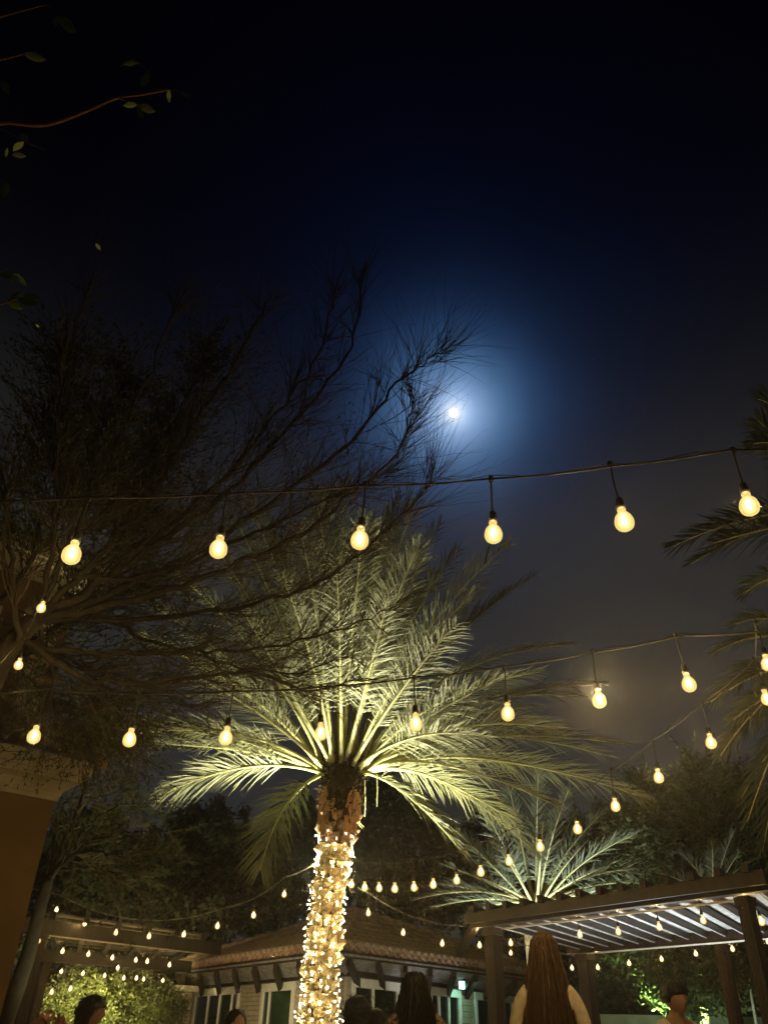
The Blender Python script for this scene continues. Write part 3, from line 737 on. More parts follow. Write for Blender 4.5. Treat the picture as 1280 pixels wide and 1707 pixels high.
# palm at the right edge, trunk out of frame
p3 = at(1440, 1130, 6.6)
palm3 = thing('date_palm', 'dark date palm whose fronds hang in from the right edge', 'palm tree', V(p3.x, p3.y, 0))
m = MB(); m.tube([V(0,0,0), V(0,0,p3.z*.5), V(0,0,p3.z)], [.27, .24, .28], 12); m.build('trunk', M_boot, palm3)
KF3 = [((1310,1020),(1195,1085),0),((1300,1060),(1185,1170),-.5),((1300,1100),(1200,1260),.3),((1320,1120),(1245,1370),-.2),((1310,1180),(1270,1420),.5),((1330,1060),(1230,1230),.9),
 ((1320,1000),(1225,1040),.6),((1340,1140),(1235,1330),1.0),((1340,1200),(1290,1450),0),((1330,900),(1240,990),.2),((1380,960),(1300,820),0),((1420,950),(1400,800),.5),((1480,1000),(1550,880),0),((1500,1100),(1640,1100),0),((1480,1150),(1560,1300),0),
 ((1320,1080),(1215,1150),-.8),((1330,1110),(1222,1200),-.3)]
for (c, e, dd) in KF3:
    frond(palm3, at(1430, 1130+random.uniform(-15, 15), 6.6), at(c[0], c[1], 6.6+dd*.5), at(e[0], e[1], 6.6+dd), ll=.36, nl=74, r0=.022, w=.016, mats=(M_rachis, M_leaflet2), roll=random.uniform(-.6, .6), droop=.5)
p4 = at(1430, 860, 7.5)
palm4 = thing('date_palm', 'taller unlit palm with one frond reaching in at upper right', 'palm tree', V(p4.x, p4.y, 0))
m = MB(); m.tube([V(0,0,0), V(0,0,p4.z*.5), V(0,0,p4.z)], [.27, .22, .26], 12); m.build('trunk', M_boot, palm4)
for (c, e, dd) in [((1290,830),(1118,912),0),((1300,850),(1150,940),.5),((1330,720),(1255,740),0),((1330,680),(1262,665),.5),((1400,700),(1370,600),0),((1500,750),(1600,720),0),((1500,850),(1620,950),0),((1300,870),(1190,905),-.5),((1330,760),(1262,700),.3)]:
    frond(palm4, at(1425, 860, 7.5), at(c[0], c[1], 7.5+dd*.5), at(e[0], e[1], 7.5+dd), ll=.42, nl=74, r0=.022, w=.018, mats=(M_rachis, M_leafdark), roll=random.uniform(-.6, .6), droop=.3)
# small palm over the pergola's right end
p5 = at(1185, 1500, 14)
palm5 = thing('small_palm', 'small green palm just behind the pergola near its right end', 'palm tree', V(p5.x, p5.y, 0))
m = MB(); m.tube([V(0,0,0), V(0,0,p5.z)], [.13, .11], 10); m.build('trunk', M_fibredark, palm5)
for (c, e, dd) in [((1200,1440),(1222,1385),0),((1170,1450),(1130,1420),.4),((1150,1470),(1100,1455),-.3),((1215,1450),(1262,1430),.3),((1190,1440),(1185,1400),-.4),((1165,1480),(1120,1500),.4),((1205,1460),(1232,1420),-.3)]:
    frond(palm5, p5, at(c[0], c[1], 14+dd*.5), at(e[0], e[1], 14+dd), ll=.3, nl=34, r0=.016, w=.022, mats=(M_rachis, M_leaflet2), roll=random.uniform(-.5, .5))

# ------------------------------------------------------------------ wispy trees
def wander(p, d, L, r, n=7, curl=.12, up=.05):
    pts = [p.copy()]; rad = [r]; d = d.normalized(); s = L/n; bend = rv(curl)
    for i in range(n):
        d = (d+bend*.35+rv(curl*.6)+V(0, 0, up)).normalized(); pts.append(pts[-1]+d*s); rad.append(r*(1-.85*(i+1)/n))
    return pts, rad
def at_path(pts, t):
    k = t*(len(pts)-1); i = min(int(k), len(pts)-2); return pts[i].lerp(pts[i+1], k-i), (pts[i+1]-pts[i]).normalized()
def smooth_path(P, n=6):
    out = []
    for i in range(len(P)-1):
        p0 = P[max(i-1, 0)]; p1 = P[i]; p2_ = P[i+1]; p3_ = P[min(i+2, len(P)-1)]
        for k in range(n):
            t = k/n; out.append(.5*((2*p1)+(p2_-p0)*t+(2*p0-5*p1+4*p2_-p3_)*t*t+(3*p1-p0-3*p2_+p3_)*t**3))
    out.append(P[-1]); return out
def strip_leaf(mb, p, d, l, w):
    s_ = d.cross(rv(1))
    if s_.length < 1e-3: return
    s_.normalize(); b = len(mb.v)
    mb.v += [tuple(p), tuple(p+d*l*.5+s_*w/2), tuple(p+d*l), tuple(p+d*l*.5-s_*w/2)]; mb.f.append((b, b+1, b+2, b+3)); mb.m.append(0)
def wispy(root, limbs, D0, n1=26, n2=6, L1=1.0, L2=.38, r1=.007, leaves=0, spread=.5, leafsize=.035, upb=.05, twigm=M_twig, leafm=M_needle, tmin=.12, tw=3):
    fine = MB(); lv = MB(); loc = root.location
    for (pth, ra, rb) in limbs:
        P = smooth_path([at(x, y, D) for (x, y, D) in pth]); n = len(P)
        for i in range(1, n-1): P[i] = P[i]+rv(.012)
        m = MB(); m.tube([p-loc for p in P], [ra+(rb-ra)*(i/(n-1))**.8 for i in range(n)], 6); m.build('branch', M_bark, root, True)
        Ltot = sum((b-a).length for a, b in zip(P, P[1:]))
        for k in range(int(n1*Ltot/2.5)):
            t = tmin+(1-tmin)*random.random(); p, tg = at_path(P, t)
            side = tg.cross(rv(1)).normalized(); d = (tg+side*random.uniform(.3, 1)*spread*1.6).normalized()
            pts, rad = wander(p-loc, d, L1*random.uniform(.5, 1.25)*(1-.85*t)*random.choice((.45, .8, 1, 1.2)), r1*(1-.4*t), 9, .19, upb)
            fine.tube(pts, rad, 3, caps=False)
            for j in range(n2):
                q, tg2 = at_path(pts, random.uniform(.15, .95)); s2 = tg2.cross(rv(1)).normalized(); s2.z = abs(s2.z)*.6
                d2 = (tg2+s2*random.uniform(.3, .9)*spread*1.5).normalized()
                pt2, rd2 = wander(q, d2, L2*random.choice((.25, .5, .8, 1.0, 1.5)), r1*.45, 6, .16, upb)
                fine.tube(pt2, rd2, tw, caps=False)
                for l in range(leaves if (leaves > 5 or t < .5) else 0):
                    u, tg3 = at_path(pt2, random.uniform(.3, 1)); strip_leaf(lv, u, (tg3+rv(.5)).normalized(), leafsize*random.uniform(.6, 1.3), leafsize*.22)
    fine.build('twigs', twigm, root, kind='stuff')
    if lv.v: lv.build('foliage', leafm, root, kind='stuff')

t0 = at(-130, 1700, 4.4); big = thing('feathery_tree', 'large wispy bare branched tree reaching in from the left over the strings', 'tree', V(t0.x, t0.y, 0))
H0 = (60, 1035, 5.2); H1 = (120, 960, 5.5)
tr = smooth_path([V(t0.x, t0.y, 0), at(-120, 1650, 4.4), at(-70, 1300, 4.7), at(0, 1105, 5.0), at(*H0)])
m = MB(); m.tube([p-big.location for p in tr], [.14-.085*i/(len(tr)-1) for i in range(len(tr))], 9); m.build('trunk', M_bark, big, True)
limbs = [
 ([H0, (160,930,5.4), (250,830,5.6), (330,700,5.8), (400,590,6.0), (450,500,6.2)], .030, .006),
 ([H0, (180,960,5.4), (300,880,5.6), (420,780,5.8), (520,670,6), (590,560,6.1), (602,470,6.2)], .032, .005),
 ([H0, (200,980,5.5), (330,920,5.7), (480,820,5.8), (590,730,5.9), (660,640,6), (700,612,6), (735,585,6)], .030, .003),
 ([H0, (220,1000,5.3), (350,960,5.4), (500,890,5.6), (590,820,5.7), (655,765,5.8), (682,705,5.8), (694,650,5.8)], .028, .003),
 ([H0, (220,1030,5.6), (350,1020,5.7), (500,985,5.9), (590,930,6), (670,860,6), (722,800,6)], .026, .003),
 ([(40,1070,5.1), (160,1090,5.2), (300,1085,5.3), (430,1080,5.4), (560,1050,5.5), (660,1010,5.6)], .024, .003),
 ([(40,1070,5.1), (140,1130,5.0), (260,1140,5.1), (400,1120,5.2), (520,1148,5.3), (640,1128,5.4)], .024, .003),
 ([H0, (120,900,5.2), (180,780,5.3), (240,640,5.5), (300,500,5.7)], .026, .005),
 ([H0, (90,900,5.0), (95,760,5.0), (110,620,5.1), (150,470,5.3)], .024, .005),
 ([(30,1070,5.0), (20,930,4.9), (5,820,4.9), (-10,690,5)], .024, .006),
 ([(120,960,5.3), (240,900,5.6), (370,800,5.8), (460,690,6), (530,590,6.1), (560,480,6.2)], .022, .004),
 ([(120,960,5.3), (250,960,5.5), (400,900,5.8), (530,840,6), (610,805,6), (665,780,6)], .022, .003),
 ([(100,980,5.3), (230,1060,5.8), (360,1100,6), (480,1120,6.2), (590,1090,6.3)], .020, .003),
 ([(60,1035,5.2), (110,1150,5.3), (170,1180,5.4), (260,1160,5.5), (350,1190,5.6)], .018, .003),
]
lim2 = [([(0,1000,5.6),(90,880,5.8),(150,760,6),(210,640,6.2)],.02,.004), ([(-60,900,5.4),(30,800,5.6),(100,700,5.8),(130,580,6)],.02,.004), ([(60,1035,5.6),(170,960,6.2),(220,860,6.6),(270,760,6.8)],.02,.004),
 ([(30,1080,5.7),(100,1040,6.1),(170,1000,6.5),(240,980,6.8)],.02,.004), ([(40,1070,5.5),(150,1120,5.9),(200,1180,6.1),(220,1230,6.3)],.016,.003), ([(-40,1000,5.3),(40,1120,5.6),(110,1200,5.9),(180,1240,6.1)],.016,.003), ([(100,930,5.8),(180,840,6.2),(280,720,6.4),(340,600,6.5)],.02,.004)]
wispy(big, limbs, 5.5, n1=50, n2=7, L1=1.0, L2=.46, r1=.0050, leaves=3, spread=.36, leafsize=.04)
wispy(big, lim2, 6, n1=115, n2=8, L1=.8, L2=.40, r1=.0062, leaves=8, spread=.75, leafsize=.05, upb=0)

t1 = at(5, 1720, 7.6); sm = thing('feathery_tree', 'small green wispy tree leaning beside the ochre house corner, lit from below', 'tree', V(t1.x-.2, t1.y, 0))
tr = smooth_path([sm.location.copy(), at(10, 1700, 7.6), at(45, 1600, 7.6), at(66, 1520, 7.6), at(82, 1462, 7.6)])
m = MB(); m.tube([p-sm.location for p in tr], [.10-.05*i/(len(tr)-1) for i in range(len(tr))], 10); m.build('trunk', M_bark, sm, True)
limbs = [([(82,1462,7.6),(110,1430,7.6),(170,1400,7.7),(230,1388,7.8),(285,1386,7.9)], .026, .003), ([(82,1462,7.6),(130,1445,7.5),(190,1455,7.5),(235,1490,7.5)], .022, .003),
 ([(82,1462,7.6),(120,1380,7.8),(150,1290,8),(190,1240,8.1),(240,1230,8.2)], .030, .004), ([(82,1462,7.6),(95,1380,7.9),(120,1330,8),(170,1330,8.1),(220,1300,8.2)], .024, .003),
 ([(82,1462,7.6),(130,1410,7.8),(180,1350,8),(240,1340,8.1)], .022, .003), ([(82,1462,7.6),(140,1420,7.3),(200,1430,7.2),(260,1410,7.2)], .02, .003)]
wispy(sm, limbs, 7.6, n1=26, n2=6, L1=.8, L2=.4, r1=.006, leaves=10, spread=.6, leafsize=.055, upb=-.02, leafm=M_leafmid, twigm=mat('tan_twig', (.22, .18, .11), (.12, .10, .06), 12, .8))

# green feathery tree beyond the pergola, right
def leaf_cloud(clumps, n, size, asp=.45):
    """clumps: (centre, radii). Returns an MB of n leaf quads with uneven density."""
    cs = [c for c in clumps]; wts = np.array([c[1][0]*c[1][1]*c[1][2] for c in cs])**.75; wts /= wts.sum()
    idx = np.random.choice(len(cs), n, p=wts); mb = MB()
    ctr = np.array([[*c[0]] for c in cs]); rr = np.array([c[1] for c in cs])
    dirs = np.random.normal(size=(n, 3)); dirs /= np.linalg.norm(dirs, axis=1)[:, None]
    rad_ = np.random.uniform(0.2, 1, n)**.5
    rad_ *= 1+.25*np.sin(dirs[:, 0]*9+dirs[:, 2]*7+idx)          # ragged outline
    P = ctr[idx]+dirs*rr[idx]*rad_[:, None]
    # clumping
    k = max(6, n//45); cen = P[np.random.choice(n, k)]
    near = np.random.choice(k, n); g_ = np.random.random(n) < .65
    P[g_] = cen[near[g_]]+np.random.normal(size=(g_.sum(), 3))*rr[idx[g_]]*.10
    a = np.random.normal(size=(n, 3)); a /= np.linalg.norm(a, axis=1)[:, None]
    b = np.cross(a, np.random.normal(size=(n, 3))); b /= np.linalg.norm(b, axis=1)[:, None]
    sz = size*np.random.uniform(.6, 1.35, n)[:, None]
    v = np.stack([P-a*sz*.5, P+b*sz*asp*.5, P+a*sz*.5, P-b*sz*asp*.5], 1).reshape(-1, 3)
    mb.v = v.tolist(); mb.f = [(4*i, 4*i+1, 4*i+2, 4*i+3) for i in range(n)]; mb.m = [0]*n
    return mb
def leafy_tree(name, label, base_px, D, crowns, n, size, leafm, trunkr=.16, barkm=M_bark, stems=None, asp=.45, group=None, cat='tree'):
    g0 = at(base_px[0], base_px[1], D); root = thing(name, label, cat, V(g0.x, g0.y, 0), group=group); loc = root.location
    cl_ = [(at(x, y, D+dd)-loc, (rx*D/FPX, rx*D/FPX*1.0, ry*D/FPX)) for (x, y, rx, ry, dd) in crowns]
    m = MB(); tz = min(c[0].z for c in cl_); top = V(0, 0, max(.6, tz))
    if stems is None: m.tube([V(0,0,0), top*.5+V(.05,0,0), top], [trunkr, trunkr*.8, trunkr*.6], 8)
    else:
        for st_ in stems: 
            P = smooth_path([at(x, y, D)-loc for x, y in st_[0]]); m.tube(P, [st_[1]*(1-.65*i/(len(P)-1)) for i in range(len(P))], 7)
        m.tube([V(0, 0, 0), at(*stems[0][0][0], D)-loc], stems[0][1]*1.1, 7)
    m.build('trunk', barkm, root, True)
    if stems is None:
        for c in cl_:
            q = MB(); q.tube([top*.85, top.lerp(c[0], .5)+rv(.1), c[0]], [trunkr*.5, trunkr*.3, .02], 5); q.build('limb', barkm, root)
    leaf_cloud(cl_, n, size, asp).build('crown', leafm, root, kind='stuff')
    return root
gt = at(1150, 1700, 17); gr = thing('feathery_tree', 'green feathery tree lit from below behind the right end of the pergola', 'tree', V(gt.x, gt.y, 0))
m = MB(); m.tube([V(0,0,0), at(1170, 1560, 17)-gr.location, at(1168, 1430, 17)-gr.location], [.12, .08, .04], 7); m.build('trunk', M_palebark, gr)
limbs = [([(1168,1470,17),(1160,1420,17),(1110,1380,17),(1060,1370,17.2)], .035, .006), ([(1168,1470,17),(1170,1410,17),(1140,1360,17),(1080,1320,17)], .035, .006),
 ([(1168,1440,17),(1200,1400,17),(1220,1360,17.4),(1215,1310,17.4)], .03, .006), ([(1168,1440,17),(1190,1380,16.6),(1180,1330,16.4),(1150,1290,16.4)], .03, .006),
 ([(1160,1430,17),(1130,1400,16.5),(1080,1420,16.4),(1040,1400,16.2)], .03, .006)]
wispy(gr, limbs, 17, n1=50, n2=7, L1=1.4, L2=.6, r1=.009, leaves=22, spread=.8, leafsize=.13, upb=-.01, leafm=M_leafmid, twigm=mat('tan_twig', (.2, .2, .1)))
lamp('tree_uplight', 'SPOT', V(gt.x-1.1, gt.y-1.6, .3), 6500, (.70, 1, .34), V(gt.x-.2, gt.y, 5), spot_size=1.2, spot_blend=.8, shadow_soft_size=.08)
lamp('tree_uplight', 'SPOT', V(t1.x+.9, t1.y-.3, .3), 160, (1, .9, .45), V(t1.x+.9, t1.y+.3, 4), spot_size=1.3, spot_blend=.8, shadow_soft_size=.08)

leafy_tree('leafy_tree', 'pale trunked young tree forking into a Y beneath the pergola edge', (1160, 1760), 15.5,
   [(1120,1600,55,55,0),(1180,1610,50,60,.5),(1150,1660,40,35,0),(1100,1640,40,40,.6)], 7000, .13, M_leafmid, barkm=M_palebark,
   stems=[([(1155,1720),(1152,1685),(1140,1645),(1130,1600),(1120,1570)], .055), ([(1152,1685),(1160,1660),(1163,1600),(1160,1570)], .045), ([(1140,1650),(1128,1630),(1122,1600)], .03)])
leafy_tree('leafy_tree', 'pale leaning tree trunk with dark leaves near the right pergola post', (1235, 1760), 14.5,
   [(1210,1600,45,50,0),(1240,1620,40,50,.5),(1200,1650,35,40,.4)], 6000, .13, M_leafmid, barkm=M_palebark,
   stems=[([(1228,1720),(1222,1680),(1208,1630),(1200,1590)], .085), ([(1262,1720),(1250,1650),(1245,1600)], .035)])
lamp('tree_uplight', 'SPOT', at(1140, 1900, 13.0), 110, (.88, 1, .78), at(1170, 1600, 15.5), spot_size=1.2, spot_blend=.8, shadow_soft_size=.08)
gw = MB(); ga_ = rz(1140, 1691, 1.55) if ray(1140, 1691).z > 0 else at(1140, 1691, 17); ga_ = at(1100, 1692, 17.5); gb_ = at(1330, 1686, 17.5)
gw.beam(V(ga_.x-2, ga_.y+.4, ga_.z/2), V(gb_.x+2, gb_.y, ga_.z/2), .2, ga_.z)
go = gw.build('garden_wall', M_gwall); go['label'] = 'low pale garden wall behind the trees under the right pergola'; go['category'] = 'wall'

BG = [
 ('dark round topped tree against the night sky left of the palm', (340, 1700), 30, [(345,1400,60,60,0),(300,1420,50,60,0),(400,1430,50,70,1),(330,1480,90,60,0),(310,1365,30,25,0)], 9000, .30, M_leafdark),
 ('dark bushy tree behind the stone house roof, just left of the wrapped trunk', (470, 1700), 27, [(470,1440,50,90,0),(500,1370,45,60,1),(440,1500,60,60,0),(520,1430,50,90,0),(420,1520,50,40,-1)], 10000, .26, M_leafdark),
 ('tall dark tree behind the right side of the wrapped palm trunk', (660, 1700), 28, [(640,1370,60,70,0),(700,1400,60,70,1),(620,1460,70,70,0),(690,1490,80,50,0),(590,1340,40,60,0)], 10000, .28, M_leafdark),
 ('broad dark tree behind the left pergola roof', (190, 1700), 24, [(160,1480,60,60,0),(230,1500,70,60,0),(120,1520,60,50,0),(200,1560,110,40,0),(260,1450,50,50,1),(330,1540,60,35,0)], 12000, .22, M_leafdark),
 ('dark leafy tree between the two lit palms', (780, 1700), 26, [(770,1440,60,60,0),(820,1400,50,60,1),(740,1500,60,50,0),(850,1470,60,60,0)], 8000, .26, M_leafdark),
 ('dark green tree behind the smaller lit palm', (1000, 1700), 27, [(980,1420,80,70,0),(1050,1430,70,70,0),(940,1480,80,50,1),(1040,1500,80,40,0),(1020,1390,60,40,1)], 9000, .26, M_leafdark),
 ('dark green tree mass at the far right beyond the pergola', (1250, 1700), 22, [(1240,1440,70,70,0),(1290,1400,60,90,0),(1200,1490,70,50,0),(1300,1500,70,60,0)], 10000, .2, M_leafdark),
 ('tall dark hedge tree under the pergola behind the man', (1040, 1760), 19, [(1010,1620,40,60,0),(1050,1640,50,60,0),(1080,1600,40,60,.5),(1000,1680,50,40,0),(1060,1690,50,30,0)], 9000, .15, M_leafdark),
 ('dense dark tree behind the young trees under the pergola right end', (1180, 1760), 19.5, [(1150,1610,70,60,0),(1230,1610,60,70,0),(1190,1660,80,50,0),(1270,1640,50,80,0),(1120,1570,50,30,0)], 11000, .15, M_leafdark),
]
BG += [('low dark hedge tree left of the shrub behind the left pergola', (60, 1760), 21, [(20,1620,70,70,0),(90,1600,60,60,0),(60,1690,80,50,0),(-40,1560,60,90,0)], 9000, .18, M_leafdark),
 ('dark hedge tree filling the gap between left pergola and stone house', (300, 1760), 31, [(250,1600,70,50,0),(320,1610,60,60,0),(190,1620,60,60,0),(280,1680,90,40,0)], 9000, .26, M_leafdark),
 ('dark tree crown at the left edge above the ochre house corner', (150, 1700), 26, [(110,1420,60,60,0),(160,1390,60,50,0),(90,1490,60,60,0),(210,1430,50,50,0)], 8000, .24, M_leafdark),
 ('dark tree behind the pergola between its left post and the woman', (880, 1700), 29, [(860,1560,60,50,0),(930,1560,60,50,0),(900,1620,80,50,0),(960,1650,60,60,0)], 9000, .26, M_leafdark),
 ('wide dark tree closing the view over the right pergola roof', (1120, 1700), 33, [(1080,1500,80,60,0),(1160,1490,80,70,0),(1220,1540,60,60,0),(1120,1600,120,60,0)], 11000, .28, M_leafdark)]
for (lab, bp, D, cr, n, sz, mm) in BG: leafy_tree('background_tree', lab, bp, D, cr, n, sz, mm, trunkr=.2, group='dark trees behind the garden')
lamp('tree_uplight', 'SPOT', at(1240, 1860, 12.5), 150, (.75, 1, .65), at(1230, 1600, 19), spot_size=1.4, spot_blend=.9, shadow_soft_size=.1)
sb = leafy_tree('leafy_shrub', 'bright lit leafy shrub under the left pergola bulbs', (180, 1760), 18.8, [(140,1650,50,35,0),(190,1665,50,40,0),(245,1670,45,40,.4),(110,1680,50,40,0),(200,1700,80,30,0),(270,1690,40,40,0)], 30000, .075, M_leafshrub, trunkr=.06, cat='shrub')
leafy_tree('flowering_shrub', 'pink flowering plant low in the left corner by the post', (90, 1760), 10.5, [(75,1702,16,14,0),(100,1706,18,10,.2),(60,1715,16,12,0)], 160, .10, M_pink, trunkr=.02, asp=.9, cat='shrub')
lamp('shrub_light', 'SPOT', at(130, 1672, 16.9), 900, (1, .88, .38), at(145, 1675, 18.8), spot_size=2.2, spot_blend=.9, shadow_soft_size=.08)

# near branch with leaves, top left
tb = at(-260, 400, 2.6); nb_ = thing('leafy_tree', 'near tree with a thin branch and green leaves at top left', 'tree', V(tb.x, tb.y, 0)); lc = nb_.location
m = MB(); P = smooth_path([V(tb.x, tb.y, 0), V(tb.x, tb.y, 1.6), at(-200, 500, 2.6), at(-140, 320, 2.65), at(-60, 230, 2.7)]); m.tube([p-lc for p in P], [.05-.03*i/(len(P)-1) for i in range(len(P))], 8); m.build('trunk', M_bark, nb_, True)
M_redbark = mat('reddish_bark', (.12, .05, .025), (.06, .028, .015), 20, .8, .4)
M_blade = MB(); 
for i, (x, w_) in enumerate(((0, .004), (.25, .20), (.5, .27), (.75, .19), (1, .004))):
    M_blade.v += [(x, -w_, .04*math.sin(x*PI)), (x, 0, .0+.02*math.sin(x*PI)-.03*x), (x, w_, .04*math.sin(x*PI))]
for i in range(4):
    for j in range(2): M_blade.f.append((3*i+j, 3*i+3+j, 3*i+4+j, 3*i+1+j)); M_blade.m.append(0)
ML = M_blade.mesh('leaf', M_broadleaf, True)
NB = [([(-60,230),(0,204),(60,208),(95,203),(150,182),(195,163),(240,157),(282,149)], .011, 2.7),
      ([(-60,40),(0,28),(45,16),(82,9),(96,28)], .004, 2.75), ([(-60,110),(0,100),(40,90)], .005, 2.7), ([(195,163),(212,168),(230,175)], .0025, 2.7), ([(240,157),(262,148),(284,150),(300,152)], .003, 2.7),
      ([(-40,200),(10,218),(40,235),(76,250)], .003, 2.65), ([(-60,470),(0,452),(30,458)], .004, 2.7), ([(-40,520),(0,508),(30,498),(60,500)], .003, 2.7), ([(200,110),(228,104),(248,118)], .002, 2.7), ([(-40,160),(0,140),(12,145)], .003, 2.7), ([(-30,310),(5,300),(14,308)], .002, 2.7)]
for pth, r_, D in NB:
    P = smooth_path([at(x, y, D) for x, y in pth], 4); m = MB(); m.tube([p-lc for p in P], [r_*(1-.7*i/(len(P)-1)) for i in range(len(P))], 6); m.build('branch', M_redbark, nb_, True)
LV = [(230,174,205,176),(228,176,260,186),(230,176,238,200),(298,152,320,164),(282,148,282,172),(96,28,128,54),(96,26,92,46),(40,90,78,100),(40,90,60,92),(0,134,18,158),(8,135,14,150),(20,258,45,260),(10,262,14,246),(34,222,48,236),(40,236,22,252),(30,458,45,478),(20,456,34,458),(10,456,28,470),(30,498,62,506),(16,500,38,486),(12,505,40,515),(40,492,66,496),(60,541,66,545),(248,118,236,146),(228,104,206,106),(232,104,214,102),(160,405,168,418),(8,300,15,308),(6,330,12,300),(0,455,22,462)]
for (x, y, x2, y2) in LV:
    a = at(x, y, 2.7); b = at(x2, y2, 2.7+random.uniform(-.03, .03)); d = (b-a); L = d.length; d.normalize()
    s_ = d.cross((CAM-a).normalized()+rv(.25)).normalized(); n_ = d.cross(s_)
    t = put('leaf', ML, nb_); t.matrix_basis = Matrix.Translation(a-lc) @ orient(d, s_, n_, V(0, 0, 0)) @ Matrix.Diagonal((L, L*.75, L, 1))

# ------------------------------------------------------------------ string lights
BR_ = .036
pr = [(.0145, .050), (.0165, .043), (.0150, .036), (.0165, .030), (.0240, .021), (.0315, .009), (.0352, -.004), (.0360, -.014), (.0345, -.026), (.0285, -.037), (.018, -.045), (.008, -.0485), (.0, -.049)]
bmb = MB(); bmb.lathe(pr, 14); ME_bulb = bmb.mesh('bulb', M_bulbglass, True)
c_ = MB(); c_.lathe([(.0, .020), (.0065, .012), (.0065, -.016), (.0, -.024)], 6); c_.m = [0]*len(c_.f)
c_.lathe([(.0, .028), (.010, .020), (.0165, .004), (.0155, -.014), (.008, -.030), (.0, -.033)], 10, 1)
c_.lathe([(.0, .033), (.013, .026), (.022, .008), (.0245, -.012), (.018, -.032), (.0, -.041)], 10, 2)
ME_core = c_.mesh('filament', [M_core, glow_glass('inner_glow', (1.0, .90, .55), 3.2, .36), glow_glass('outer_glow', (1.0, .80, .36), 1.9, .32)])
s_ = MB(); s_.lathe([(.0, .098), (.010, .098), (.015, .092), (.0165, .070), (.0185, .066), (.0185, .050), (.0, .050)], 10); ME_sock = s_.mesh('socket', M_black, True)
def cordm(L):
    q = MB(); q.tube([V(0, 0, .096), V(.003, 0, (.096+L)/2), V(0, 0, L)], .0042, 5); q.lathe([(.0, -.012+L), (.011, -.012+L), (.011, .014+L), (0, .014+L)], 6); return q.mesh('drop_cord', M_cable)
ME_strong = ME_core.copy(); ME_strong.materials[0] = emis('strong_filament_glow', (1.0, .80, .44), BULB_CORE*11)
ME_mid = ME_core.copy(); ME_mid.materials[0] = emis('hot_filament_glow', (1.0, .76, .38), BULB_CORE*3)
def string(label, bulbs, ends=((), ()), drop=.26, rc=.0045, mcable=M_cable, sag=.02, cable=True, strong={}, scale=.99):
    P = [at(*b) for b in bulbs]; root = thing('string_light', label, 'string light', P[0]+V(0, 0, drop), group='festoon strings of warm bulbs')
    ME_cord = cordm(drop/scale); loc = root.location
    for ib, p in enumerate(P):
        o = put('bulb', ME_bulb, root, p-loc); o.rotation_euler = (random.uniform(-.06, .06), random.uniform(-.06, .06), random.uniform(0, 6)); s1 = random.uniform(.97, 1.04)*scale; o.scale = (s1, s1, s1)
        for nm, me in (('filament', strong.get(ib, ME_core)), ('socket', ME_sock), ('drop_cord', ME_cord)):
            c = put(nm, me, o)
    if cable:
        tops_ = [at(*e) for e in ends[0]]+[p+V(0, 0, drop) for p in P]+[at(*e) for e in ends[1]]
        pts = []
        for a, b in zip(tops_, tops_[1:]):
            L = (b-a).length
            for k in range(6):
                t = k/6; pts.append(a.lerp(b, t)-V(0, 0, sag*L*4*t*(1-t)))
        pts.append(tops_[-1]); q = MB(); q.tube([p-loc for p in pts], rc, 6); q.build('cable', mcable, root, True)
        # a thin second lead twisted loosely along the cable
        q = MB(); q.tube([p-loc+V(0, 0, .012*math.sin(i*1.3)+.006) for i, p in enumerate(pts)], rc*.4, 4); q.build('lead', mcable, root)
    return root
string('nearest string of large bulbs crossing just below the moon', [(121,921,2.95),(365,912,3.0),(600,897,3.05),(822,887,3.0),(1039,866,2.95),(1247,840,2.85)], (((-300,835,3.1), (-90,833,3.1)), ((1400,745,3.0), (1650,715,3.0))))
string('string of bulbs crossing the middle of the big palm crown', [(58,1225,4.2),(217,1230,4.25),(377,1227,4.25),(535,1220,4.2),(693,1204,4.2),(846,1187,4.1),(998,1165,4.0),(1147,1138,3.9)], (((-300,1155,4.0), (-100,1158,4.1)), ((1290,1050,3.8), (1500,1010,3.8))), rc=.0048, strong={6: ME_strong, 7: ME_mid})
string('string curving from the right edge down to the palm trunk', [(1278,1105,4.4),(1277,1163,4.75),(1184,1236,5.1),(1097,1294,5.6),(1025,1342,6.1),(962,1380,6.5),(900,1410,6.9),(848,1434,7.3),(801,1452,7.6),(761,1466,7.9),(722,1473,8.1),(690,1478,8.3),(658,1480,8.5),(632,1479,8.7),(608,1478,8.9),(586,1473,9.1),(547,1470,9.5),(530,1468,9.7)], (((1400,1000,4.2),), ((515,1445,10.2),)), rc=.004, strong={3: ME_mid, 2: ME_mid})
string('string sloping down from the palm trunk to the far left pergola', [(474,1490,11),(423,1525,11.2),(363,1543,11.5),(307,1557,11.8),(249,1560,12.1),(194,1554,12.4),(142,1539,12.6),(95,1516,12.8)], (((530,1437,10.4),), ((20,1470,13),)), rc=.006, mcable=M_whitecable, drop=.22)
string('string running from the palm trunk over the stone house to the right pergola', [(614,1521,10.6),(672,1554,10.9),(737,1572,11.1),(799,1575,11.2),(851,1571,11.4)], (((572,1462,10.3),), ((905,1540,11.4),)), rc=.0055, mcable=M_whitecable, drop=.24)
def hang_front(f, jj, dz): return PFL+fd*f+jd*jj+V(0, 0, dz)
string('string hung along the front beam of the right pergola', [(966,1557,10.1),(1030,1552,9.7),(1098,1544,9.3),(1171,1533,8.8),(1247,1525,8.3),(1268,1535,8.6)], ((), ()), drop=.22)
string('string hanging low behind the right pergola before the trees', [(851,1588,14),(953,1613,14),(996,1612,13.8),(1048,1605,13.5),(1102,1598,13.2),(1159,1589,12.9),(1220,1581,12.5),(1279,1569,12)], (((800,1560,14),), ((1350,1520,12),)), rc=.005, drop=.2)
